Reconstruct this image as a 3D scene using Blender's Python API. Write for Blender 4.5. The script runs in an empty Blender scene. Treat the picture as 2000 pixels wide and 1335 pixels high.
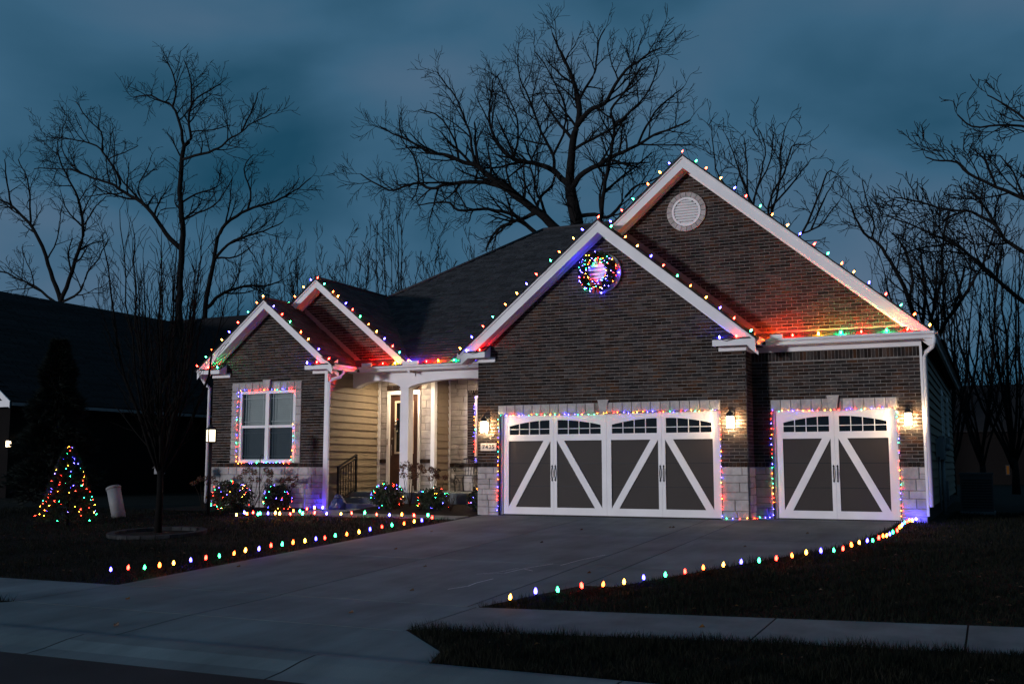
import bpy, math, random
import numpy as np
from mathutils import Vector, Matrix

# ------------------------------------------------------------------ camera, world, sun, exposure
scene = bpy.context.scene
CAM = Vector((0.0, 0.0, 1.03))
PITCH, YAW = 0.119624, 0.432945
fw = Vector((-math.sin(YAW) * math.cos(PITCH), math.cos(YAW) * math.cos(PITCH), math.sin(PITCH)))
rt = Vector((math.cos(YAW), math.sin(YAW), 0))
up = rt.cross(fw)
cam_data = bpy.data.cameras.new('camera')
cam_data.sensor_width = 36.0
cam_data.lens = 36.54
cam_data.clip_start = 0.1
cam_data.clip_end = 2000
cam = bpy.data.objects.new('camera', cam_data)
scene.collection.objects.link(cam)
M = Matrix((rt, up, -fw)).transposed().to_4x4()
M.translation = CAM
cam.matrix_world = M
scene.camera = cam

SUN_AZ, SUN_EL = math.radians(30), math.radians(3.6)
world = bpy.data.worlds.new('World')
scene.world = world
world.use_nodes = True
wn, wl = world.node_tree.nodes, world.node_tree.links
wn.clear()
w_out = wn.new('ShaderNodeOutputWorld')
w_bg = wn.new('ShaderNodeBackground')
w_bg.inputs['Strength'].default_value = 1.0
w_sky = wn.new('ShaderNodeTexSky')
w_sky.sky_type = 'NISHITA'
w_sky.sun_disc = False
w_sky.sun_elevation = SUN_EL
w_sky.sun_rotation = math.pi + SUN_AZ
w_dim = wn.new('ShaderNodeMix'); w_dim.data_type = 'RGBA'; w_dim.blend_type = 'MULTIPLY'
w_dim.inputs['Factor'].default_value = 1.0
w_dim.inputs['B'].default_value = (0.0006, 0.0008, 0.001, 1)
w_tc = wn.new('ShaderNodeTexCoord')
w_map = wn.new('ShaderNodeMapping')
w_map.inputs['Scale'].default_value = (1.0, 1.0, 2.2)
w_map.inputs['Location'].default_value = (3.99, -4.88, 8.01)
w_n1 = wn.new('ShaderNodeTexNoise')
w_n1.inputs['Scale'].default_value = 3.0; w_n1.inputs['Detail'].default_value = 5; w_n1.inputs['Roughness'].default_value = 0.42
w_n1.inputs['Distortion'].default_value = 0.25
w_ramp = wn.new('ShaderNodeValToRGB')
e = w_ramp.color_ramp.elements
e[0].position, e[0].color = 0.31, (0.011, 0.062, 0.112, 1)
e[1].position, e[1].color = 0.70, (0.1, 0.16, 0.245, 1)
em = w_ramp.color_ramp.elements.new(0.47); em.color = (0.041, 0.117, 0.198, 1)
w_add = wn.new('ShaderNodeMix'); w_add.data_type = 'RGBA'; w_add.blend_type = 'ADD'
w_add.inputs['Factor'].default_value = 1.0
wl.new(w_tc.outputs['Generated'], w_map.inputs['Vector'])
wl.new(w_map.outputs['Vector'], w_n1.inputs['Vector'])
wl.new(w_n1.outputs['Fac'], w_ramp.inputs['Fac'])
wl.new(w_sky.outputs['Color'], w_dim.inputs['A'])
wl.new(w_ramp.outputs['Color'], w_add.inputs['A'])
wl.new(w_dim.outputs['Result'], w_add.inputs['B'])
wl.new(w_add.outputs['Result'], w_bg.inputs['Color'])
wl.new(w_bg.outputs['Background'], w_out.inputs['Surface'])

sun_data = bpy.data.lights.new('sun', 'SUN')
sun_data.energy = 1.62
sun_data.angle = math.radians(4)
sun_data.color = (0.94, 0.92, 1.0)
sun = bpy.data.objects.new('sun', sun_data)
scene.collection.objects.link(sun)
sdir = Vector((math.sin(SUN_AZ) * math.cos(SUN_EL), math.cos(SUN_AZ) * math.cos(SUN_EL), -math.sin(SUN_EL)))
sun.rotation_euler = sdir.to_track_quat('-Z', 'Y').to_euler()
sun.location = (-10, -30, 12)

vs = scene.view_settings
vs.view_transform = 'Standard'
vs.look = 'None'
vs.exposure = 0.0
vs.gamma = 1.0
vs.use_curve_mapping = False
scene.cycles.max_bounces = 5
scene.cycles.diffuse_bounces = 2
scene.cycles.glossy_bounces = 2
scene.cycles.transparent_max_bounces = 8
scene.cycles.sample_clamp_indirect = 4.0
scene.cycles.use_light_tree = True
scene.cycles.use_denoising = True
scene.cycles.caustics_reflective = False
scene.cycles.caustics_refractive = False

# ------------------------------------------------------------------ helpers
COL = scene.collection
RNG = random.Random(7)
WLOC = {}

def put(o, parent=None, loc=(0, 0, 0)):
    COL.objects.link(o)
    if parent is not None:
        o.parent = parent
        o.location = Vector(loc) - Vector(WLOC[parent.name])
    else:
        o.location = loc
    WLOC[o.name] = tuple(loc)
    return o

def tag(o, label=None, cat=None, group=None, kind=None):
    if label: o['label'] = label
    if cat: o['category'] = cat
    if group: o['group'] = group
    if kind: o['kind'] = kind
    return o

def thing(name, loc, label, cat, group=None):
    o = bpy.data.objects.new(name, None)
    o.empty_display_size = 0.2
    put(o, None, loc)
    return tag(o, label, cat, group)

class MB:
    """collects faces in world coordinates"""
    def __init__(s): s.v, s.f, s.m, s.sm = [], [], [], []
    def add(s, vs, fs, m=0, smooth=False):
        b = len(s.v); s.v.extend([tuple(p) for p in vs])
        for f in fs:
            s.f.append(tuple(i + b for i in f)); s.m.append(m); s.sm.append(smooth)
    def box(s, x0, x1, y0, y1, z0, z1, m=0):
        s.add([(x0,y0,z0),(x1,y0,z0),(x1,y1,z0),(x0,y1,z0),(x0,y0,z1),(x1,y0,z1),(x1,y1,z1),(x0,y1,z1)],
              [(0,3,2,1),(4,5,6,7),(0,1,5,4),(1,2,6,5),(2,3,7,6),(3,0,4,7)], m)
    def obox(s, c, U, V, N, w, h, d, m=0):
        """oriented box: centre of the front face c, axes U (width) V (height) N (outward)"""
        c, U, V, N = Vector(c), Vector(U), Vector(V), Vector(N)
        p = []
        for k in (0, -d):
            for a, b in ((-.5,-.5),(.5,-.5),(.5,.5),(-.5,.5)):
                p.append(c + U*w*a + V*h*b + N*k)
        s.add(p, [(0,1,2,3),(7,6,5,4),(0,4,5,1),(1,5,6,2),(2,6,7,3),(3,7,4,0)], m)
    def poly_y(s, pts, y0, y1, m=0):
        """outline in xz (counter-clockwise seen from -Y) extruded from y0 (front) to y1"""
        n = len(pts)
        vs = [(x,y0,z) for x,z in pts] + [(x,y1,z) for x,z in pts]
        fs = [tuple(range(n)), tuple(range(2*n-1, n-1, -1))]
        for i in range(n):
            j = (i+1) % n
            fs.append((i, i+n, j+n, j))
        s.add(vs, fs, m)
    def sheet(s, pts, m=0): s.add(pts, [tuple(range(len(pts)))], m)
    def slab(s, pts, t, m=0):
        """top polygon (counter-clockwise from above) with thickness t down"""
        n = len(pts)
        vs = [tuple(p) for p in pts] + [(p[0],p[1],p[2]-t) for p in pts]
        fs = [tuple(range(n)), tuple(range(2*n-1, n-1, -1))]
        for i in range(n):
            j = (i+1) % n
            fs.append((i, i+n, j+n, j))
        s.add(vs, fs, m)
    def tube(s, pts, radii, sides=6, m=0, smooth=True, cap=True):
        P = [Vector(p) for p in pts]
        if not hasattr(radii, '__len__'): radii = [radii]*len(P)
        vs, fs = [], []
        for i, p in enumerate(P):
            t = (P[min(i+1,len(P)-1)] - P[max(i-1,0)])
            if t.length < 1e-7: t = Vector((0,0,1))
            t.normalize()
            a = t.cross(Vector((0.31,0.17,0.93)) if abs(t.z) < .85 else Vector((0.9,0.3,0.1))); a.normalize()
            b = t.cross(a)
            for k in range(sides):
                q = 2*math.pi*k/sides
                vs.append(p + (a*math.cos(q) + b*math.sin(q))*radii[i])
        for i in range(len(P)-1):
            for k in range(sides):
                k2 = (k+1) % sides
                fs.append((i*sides+k, i*sides+k2, (i+1)*sides+k2, (i+1)*sides+k))
        if cap:
            fs.append(tuple(range(sides-1,-1,-1))); fs.append(tuple((len(P)-1)*sides+k for k in range(sides)))
        s.add(vs, fs, m, smooth)
    def lathe(s, c, prof, seg=12, axis=(0,0,1), m=0, smooth=True, cap=True):
        A = Vector(axis).normalized()
        a = A.cross(Vector((1,0,0)) if abs(A.x) < .8 else Vector((0,1,0))).normalized(); b = A.cross(a)
        vs, fs = [], []
        for (r, z) in prof:
            for k in range(seg):
                q = 2*math.pi*k/seg
                vs.append(Vector(c) + A*z + (a*math.cos(q)+b*math.sin(q))*r)
        for i in range(len(prof)-1):
            for k in range(seg):
                k2 = (k+1) % seg
                fs.append((i*seg+k, i*seg+k2, (i+1)*seg+k2, (i+1)*seg+k))
        if cap: fs.append(tuple(range(seg-1,-1,-1))); fs.append(tuple((len(prof)-1)*seg+k for k in range(seg)))
        s.add(vs, fs, m, smooth)
    def mesh(s, name, mats, off=(0,0,0)):
        me = bpy.data.meshes.new(name)
        ox, oy, oz = off
        me.from_pydata([(x-ox, y-oy, z-oz) for x, y, z in s.v], [], s.f)
        for mt in (mats if isinstance(mats, (list, tuple)) else [mats]): me.materials.append(mt)
        if any(s.m): me.polygons.foreach_set('material_index', s.m)
        if any(s.sm): me.polygons.foreach_set('use_smooth', s.sm)
        me.update()
        return me
    def build(s, name, mats, parent=None, loc=None):
        """one mesh object; its own origin sits at the parent's origin (or loc)"""
        if loc is None: loc = WLOC[parent.name] if parent is not None else (0,0,0)
        return put(bpy.data.objects.new(name, s.mesh(name, mats, loc)), parent, loc)

def one(name, mats, parent, fn, *a, **k):
    b = MB(); getattr(b, fn)(*a, **k); return b.build(name, mats, parent)

_pm = {}
def pieces(name, mass, lst, mat, parent, limit=300, pillow=0.0):
    """lst: (front-centre, U, V, N, w, h, d). The ones nearest the camera become objects of their own."""
    lst = sorted(lst, key=lambda q: (Vector(q[0]) - CAM).length / max(q[4]*q[5], 1e-4)**.5)
    for q in lst[:limit]:
        c, U, V, N, w, h, d = q
        key = (name, round(w,3), round(h,3), round(d,3), mat.name)
        if key not in _pm:
            b = MB()
            if pillow:
                i = min(pillow, w*.3, h*.3)
                vs = []
                for (k, ins) in ((0, i), (-i*.6, 0), (-d, 0)):
                    for a_, b_ in ((-1,-1),(1,-1),(1,1),(-1,1)):
                        vs.append((a_*(w/2-ins), b_*(h/2-ins), k))
                fs = [(0,1,2,3)]
                for r0 in (0,4):
                    for k in range(4):
                        k2 = (k+1)%4; fs.append((r0+k, r0+4+k, r0+4+k2, r0+k2))
                b.add(vs, fs)
            else:
                b.obox((0,0,0), (1,0,0), (0,1,0), (0,0,1), w, h, d)
            _pm[key] = b.mesh(name, mat)
        o = bpy.data.objects.new(name, _pm[key])
        put(o, parent, c)
        R = Matrix((Vector(U), Vector(V), Vector(N))).transposed()
        o.rotation_euler = R.to_euler()
    if lst[limit:]:
        b = MB()
        for c, U, V, N, w, h, d in lst[limit:]:
            b.obox(c, U, V, N, w, h, d)
        tag(b.build(mass, mat, parent), kind='stuff')

# ------------------------------------------------------------------ materials
def newmat(name):
    m = bpy.data.materials.new(name); m.use_nodes = True
    return m, m.node_tree.nodes, m.node_tree.links, m.node_tree.nodes['Principled BSDF']

def mat(name, col, rough=.7, spec=.3, var=.0, scale=4.0, bump=.0, bscale=40.0, col2=None, metal=0.0, rnd=0.0, detail=5, stain=0.0):
    """procedural: noise colour variation, optional per-piece tone, optional bump"""
    m, n, l, p = newmat(name)
    p.inputs['Roughness'].default_value = rough
    p.inputs['Specular IOR Level'].default_value = spec
    p.inputs['Metallic'].default_value = metal
    tc = n.new('ShaderNodeTexCoord'); geo = n.new('ShaderNodeNewGeometry')
    nz = n.new('ShaderNodeTexNoise'); nz.inputs['Scale'].default_value = scale; nz.inputs['Detail'].default_value = detail
    l.new(geo.outputs['Position'], nz.inputs['Vector'])
    mix = n.new('ShaderNodeMix'); mix.data_type = 'RGBA'
    c2 = col2 if col2 else tuple(max(0, c*(1-var)) for c in col)
    c1 = col if col2 else tuple(c*(1+var) for c in col)
    mix.inputs['A'].default_value = (*c1, 1); mix.inputs['B'].default_value = (*c2, 1)
    mr = n.new('ShaderNodeMapRange'); mr.inputs['From Min'].default_value = .35; mr.inputs['From Max'].default_value = .65
    l.new(nz.outputs['Fac'], mr.inputs['Value']); l.new(mr.outputs['Result'], mix.inputs['Factor'])
    out = mix.outputs['Result']
    if stain:
        # blotches and faint streaks of wear, stretched along the drive
        mp = n.new('ShaderNodeMapping'); mp.inputs['Scale'].default_value = (1.6, .35, 1)
        ns = n.new('ShaderNodeTexNoise'); ns.inputs['Scale'].default_value = 1.3; ns.inputs['Detail'].default_value = 7; ns.inputs['Roughness'].default_value = .62
        l.new(geo.outputs['Position'], mp.inputs['Vector']); l.new(mp.outputs['Vector'], ns.inputs['Vector'])
        ms = n.new('ShaderNodeMapRange'); ms.inputs['From Min'].default_value = .3; ms.inputs['From Max'].default_value = .62
        ms.inputs['To Min'].default_value = 1-stain; ms.inputs['To Max'].default_value = 1.06
        l.new(ns.outputs['Fac'], ms.inputs['Value'])
        vm = n.new('ShaderNodeMix'); vm.data_type = 'RGBA'; vm.blend_type = 'MULTIPLY'; vm.inputs['Factor'].default_value = 1
        l.new(out, vm.inputs['A']); l.new(ms.outputs['Result'], vm.inputs['B']); out = vm.outputs['Result']
    if rnd:
        oi = n.new('ShaderNodeObjectInfo')
        ad = n.new('ShaderNodeMath'); ad.operation = 'ADD'
        fr = n.new('ShaderNodeMath'); fr.operation = 'FRACT'
        l.new(geo.outputs['Random Per Island'], ad.inputs[0]); l.new(oi.outputs['Random'], ad.inputs[1]); l.new(ad.outputs[0], fr.inputs[0])
        m2 = n.new('ShaderNodeMapRange'); m2.inputs['To Min'].default_value = 1-rnd; m2.inputs['To Max'].default_value = 1+rnd
        l.new(fr.outputs[0], m2.inputs['Value'])
        hs = n.new('ShaderNodeHueSaturation'); l.new(out, hs.inputs['Color']); l.new(m2.outputs['Result'], hs.inputs['Value'])
        m3 = n.new('ShaderNodeMath'); m3.operation = 'MULTIPLY'; m3.inputs[1].default_value = 7.31
        f3 = n.new('ShaderNodeMath'); f3.operation = 'FRACT'
        l.new(fr.outputs[0], m3.inputs[0]); l.new(m3.outputs[0], f3.inputs[0])
        m4 = n.new('ShaderNodeMapRange'); m4.inputs['To Min'].default_value = 1-rnd; m4.inputs['To Max'].default_value = 1+rnd*.6
        l.new(f3.outputs[0], m4.inputs['Value']); l.new(m4.outputs['Result'], hs.inputs['Saturation'])
        out = hs.outputs['Color']
    l.new(out, p.inputs['Base Color'])
    if bump:
        nb = n.new('ShaderNodeTexNoise'); nb.inputs['Scale'].default_value = bscale; nb.inputs['Detail'].default_value = 6
        l.new(geo.outputs['Position'], nb.inputs['Vector'])
        bp = n.new('ShaderNodeBump'); bp.inputs['Strength'].default_value = bump; bp.inputs['Distance'].default_value = .02
        l.new(nb.outputs['Fac'], bp.inputs['Height']); l.new(bp.outputs['Normal'], p.inputs['Normal'])
    return m

def glow(name, rgb, strength=1.0):
    m, n, l, p = newmat(name)
    n.remove(p)
    em = n.new('ShaderNodeEmission'); em.inputs['Color'].default_value = (*rgb, 1); em.inputs['Strength'].default_value = strength
    l.new(em.outputs[0], n['Material Output'].inputs['Surface'])
    return m

M_BRICK = mat('brick', (.05,.0275,.018), .85, .15, col2=(.022,.0175,.0165), scale=3, bump=.5, bscale=60, rnd=.62)
M_MORTAR = mat('mortar', (.205,.188,.17), .95, .1, var=.25, scale=12)
M_STONE = mat('limestone', (.46,.425,.40), .85, .2, col2=(.34,.312,.295), scale=6, bump=.9, bscale=14, rnd=.14)
M_STONEJOINT = mat('stone_joint', (.2,.19,.18), .95, .1, var=.15)
M_WHITE = mat('white_trim', (.74,.73,.72), .5, .35, var=.04, scale=2.5, bump=.03, bscale=60)
M_SIDING = mat('taupe_siding', (.19,.15,.1), .65, .3, var=.07, scale=5, rnd=.05, bump=.08, bscale=70)
M_SHINGLE = mat('shingle', (.046,.047,.05), .92, .15, col2=(.029,.03,.032), scale=14, rnd=.32, bump=.5, bscale=120)
M_ROOFDECK = mat('roof_sheet', (.036,.037,.039), .92, .15, var=.2, scale=14)
M_FLASH = mat('flashing', (.16,.13,.12), .6, .3, var=.1)
M_DOORDARK = mat('taupe_door_panel', (.037,.031,.027), .6, .2, var=.04, scale=3)
M_BLACK = mat('black_metal', (.008,.008,.009), .55, .3, var=.1)
M_GLASS = mat('dark_glass', (.004,.005,.006), .04, .6)
M_ENTRY = mat('dark_wood_door', (.05,.022,.014), .4, .4, var=.2, scale=8)
M_CREAM = mat('cream_moulding', (.6,.5,.36), .5, .3, var=.05)
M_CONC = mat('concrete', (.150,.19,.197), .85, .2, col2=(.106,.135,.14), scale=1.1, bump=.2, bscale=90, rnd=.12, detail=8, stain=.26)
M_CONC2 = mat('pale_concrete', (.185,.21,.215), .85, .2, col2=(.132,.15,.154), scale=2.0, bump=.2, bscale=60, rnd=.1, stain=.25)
M_ASPHALT = mat('asphalt', (.03,.03,.032), .9, .2, col2=(.02,.02,.021), scale=1.2, bump=.6, bscale=140)
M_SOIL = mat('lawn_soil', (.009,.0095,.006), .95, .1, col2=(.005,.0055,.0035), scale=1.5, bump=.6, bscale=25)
M_MULCH = mat('mulch', (.022,.016,.012), .95, .1, col2=(.01,.008,.006), scale=14, bump=1.0, bscale=30)
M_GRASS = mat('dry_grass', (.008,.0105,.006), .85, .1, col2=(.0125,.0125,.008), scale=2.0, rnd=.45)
M_LEAFLIT = mat('dry_leaf', (.11,.06,.03), .9, .1, var=.3, rnd=.4)
M_BARK = mat('dark_bark', (.009,.0085,.0085), .95, .1, var=.25, scale=8)
M_BARK2 = mat('young_bark', (.006,.0055,.005), .95, .1, var=.25, scale=8)
M_NEEDLE = mat('spruce_needles', (.008,.013,.010), .85, .15, var=.35, scale=5, rnd=.35)
M_BOX = mat('boxwood_leaves', (.024,.038,.017), .7, .25, var=.3, scale=8, rnd=.4)
M_HYD = mat('dried_hydrangea', (.12,.055,.03), .9, .1, var=.3, scale=20, rnd=.35)
M_TWIG = mat('shrub_twig', (.05,.035,.025), .9, .1, var=.2)
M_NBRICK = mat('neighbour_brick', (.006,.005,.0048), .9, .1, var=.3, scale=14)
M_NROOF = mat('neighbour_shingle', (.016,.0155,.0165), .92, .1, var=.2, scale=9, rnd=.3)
M_GREY = mat('grey_metal', (.16,.17,.18), .5, .4, var=.1)
M_EDGING = mat('edging_block', (.035,.035,.036), .9, .1, var=.25, scale=6, rnd=.2)
M_DARKGREY = mat('dark_grey_metal', (.035,.037,.04), .6, .3, var=.1)
M_PVC = mat('white_pipe', (.2,.21,.21), .6, .3, var=.06, scale=6)
M_BAG = mat('blue_tarp', (.012,.02,.09), .35, .5, var=.3, scale=9, bump=.6, bscale=14)
M_CORD = mat('green_cord', (.008,.014,.009), .7, .2)
M_PLATE = mat('number_plate', (.62,.56,.5), .7, .2, var=.08, scale=20)
M_NUM = mat('number_ink', (.02,.018,.016), .6, .2)
M_RED = mat('red_ribbon', (.45,.02,.02), .6, .3, var=.1)
M_SILVER = mat('silver_bauble', (.6,.55,.48), .2, .5, metal=.8)
M_BLIND = mat('blind_slat', (.5,.5,.48), .6, .2, var=.03)
M_ROOM = mat('dark_room', (.012,.012,.014), .9, .1)
M_CHALK = mat('chalk', (.62,.62,.62), .9, .1, var=.2, scale=30)

CNAME = {'R':'red','O':'orange','Y':'amber','G':'green','B':'blue'}
SAT = {'R': (1, .0, .0), 'O': (1, .065, .0), 'Y': (1, .30, .008), 'G': (.0, 1, .27), 'B': (.03, .02, 1)}
CORE = {'R': (0, 1.3, .75), 'O': (0, 1.2, .7), 'Y': (0, 1.0, 1.2), 'G': (1.0, 0, .6), 'B': (1.0, 1.1, 0)}
def bulb_set(prefix, power, core):
    # nearly pure colour in the light it throws; the small rest keeps the filament end pale
    return {k: glow(prefix + '_' + CNAME[k], tuple(s*power*(1.15 if k == 'B' else .5 if k == 'G' else .75 if k == 'Y' else 1) + c*core for s, c in zip(SAT[k], CORE[k]))) for k in SAT}
M_RAKE = bulb_set('rake_bulb', 85, 1.6)
M_GUTTERB = bulb_set('gutter_bulb', 600, 1.9)
M_SKIRTB = bulb_set('skirt_bulb', 4200, 2.2)
M_BEDB = bulb_set('bed_bulb', 120, 1.4)
M_PATH = bulb_set('path_bulb', 40, .6)
M_MINI = bulb_set('mini_bulb', 165, 1.6)
M_LANTERN = glow('lantern_glass', (1.0, .74, .46), 14)
M_LANTSIDE = glow('lantern_side_glass', (1.0, .70, .38), 60)
M_LANTBACK = glow('lantern_reflector', (1.0, .68, .36), 440)  # emitting back pane, added to brighten the brick around the lantern
M_POSTGLASS = glow('post_glass', (1.0, .84, .56), 3.2)
M_CAN = glow('porch_lens', (1.0, .76, .5), 1000)

def pane_mat(name, tint, alpha):
    """clear pane: mostly see-through, with a mirror-like sheen"""
    m, n, l, p = newmat(name)
    n.remove(p)
    tr = n.new('ShaderNodeBsdfTransparent'); tr.inputs['Color'].default_value = (*tint, 1)
    gl = n.new('ShaderNodeBsdfGlossy'); gl.inputs['Roughness'].default_value = .03
    gl.inputs['Color'].default_value = (.9,.95,1,1)
    lw = n.new('ShaderNodeFresnel'); lw.inputs['IOR'].default_value = 1.5
    ad = n.new('ShaderNodeMath'); ad.operation = 'ADD'; ad.inputs[1].default_value = alpha
    mx = n.new('ShaderNodeMixShader')
    l.new(lw.outputs[0], ad.inputs[0]); l.new(ad.outputs[0], mx.inputs['Fac'])
    l.new(tr.outputs[0], mx.inputs[1]); l.new(gl.outputs[0], mx.inputs[2])
    l.new(mx.outputs[0], n['Material Output'].inputs['Surface'])
    return m
M_PANE = pane_mat('window_pane', (.8,.86,.86), .04)
M_SCREEN = pane_mat('screened_pane', (.32,.36,.38), .03)
PATH_R = [(-4.86, 10.46, 'Y'), (-4.73, 10.86, 'B'), (-4.55, 11.08, 'G'), (-4.37, 11.37, 'R'), (-4.21, 11.62, 'O'), (-4.04, 11.88, 'Y'), (-3.92, 12.27, 'B'), (-3.73, 12.54, 'G'), (-3.59, 12.92, 'R'), (-3.44, 13.24, 'O'), (-3.26, 13.56, 'Y'), (-3.11, 13.92, 'B'), (-2.91, 14.1, 'G'), (-2.74, 14.38, 'R'), (-2.61, 14.85, 'O'), (-2.48, 15.22, 'Y'), (-2.31, 15.44, 'B'), (-2.15, 15.56, 'G'), (-2.06, 15.82, 'R'), (-1.99, 16.26, 'O'), (-1.92, 16.58, 'Y'), (-1.84, 16.89, 'B'), (-1.77, 17.0, 'G'), (-1.71, 17.28, 'R'), (-1.67, 17.57, 'O'), (-1.64, 17.79, 'Y'), (-1.6, 17.93, 'B'), (-1.58, 18.23, 'G'), (-1.54, 18.62, 'R'), (-1.54, 19.01, 'O'), (-1.54, 19.37, 'Y'), (-1.54, 19.75, 'B'), (-1.53, 20.03, 'G'), (-1.5, 20.24, 'R'), (-1.47, 20.37, 'O'), (-1.43, 20.5, 'Y'), (-1.4, 20.81, 'B')]
PATH_L = [(-10.95, 10.74, 'B'), (-10.86, 10.96, 'R'), (-10.67, 11.07, 'G'), (-10.63, 11.31, 'O'), (-10.57, 11.52, 'Y'), (-10.66, 11.97, 'B'), (-10.59, 12.2, 'R'), (-10.56, 12.47, 'G'), (-10.53, 12.75, 'O'), (-10.55, 13.04, 'Y'), (-10.48, 13.28, 'B'), (-10.57, 13.7, 'R'), (-10.55, 13.96, 'G'), (-10.54, 14.23, 'O'), (-10.44, 14.42, 'Y'), (-10.49, 14.8, 'B'), (-10.42, 14.96, 'R'), (-10.43, 15.28, 'G'), (-10.4, 15.59, 'O'), (-10.41, 16.0, 'Y'), (-10.46, 16.44, 'B'), (-10.48, 16.88, 'R'), (-10.48, 17.24, 'G'), (-10.48, 17.68, 'O'), (-10.5, 18.1, 'Y'), (-10.48, 18.38, 'B'), (-10.58, 18.97, 'R')]
PATH_B = [(-15.22, 18.48, 'Y'), (-15.4, 18.98, 'B'), (-15.16, 18.76, 'O'), (-15.2, 19.02, 'R'), (-14.81, 18.7, 'G'), (-14.85, 18.83, 'G'), (-14.75, 18.98, 'B'), (-14.59, 19.02, 'Y'), (-14.4, 18.93, 'Y'), (-14.06, 18.87, 'R'), (-14.52, 19.59, 'O'), (-14.36, 19.62, 'G'), (-13.87, 19.04, 'G'), (-14.56, 20.15, 'R'), (-13.68, 19.22, 'R'), (-14.55, 20.45, 'O'), (-14.45, 20.63, 'B'), (-13.4, 19.28, 'B'), (-13.0, 19.24, 'Y'), (-12.83, 19.41, 'R'), (-12.54, 19.47, 'G'), (-12.12, 19.3, 'R'), (-11.77, 19.25, 'B'), (-11.57, 19.42, 'O'), (-11.11, 19.15, 'R'), (-10.88, 19.33, 'G')]
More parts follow.
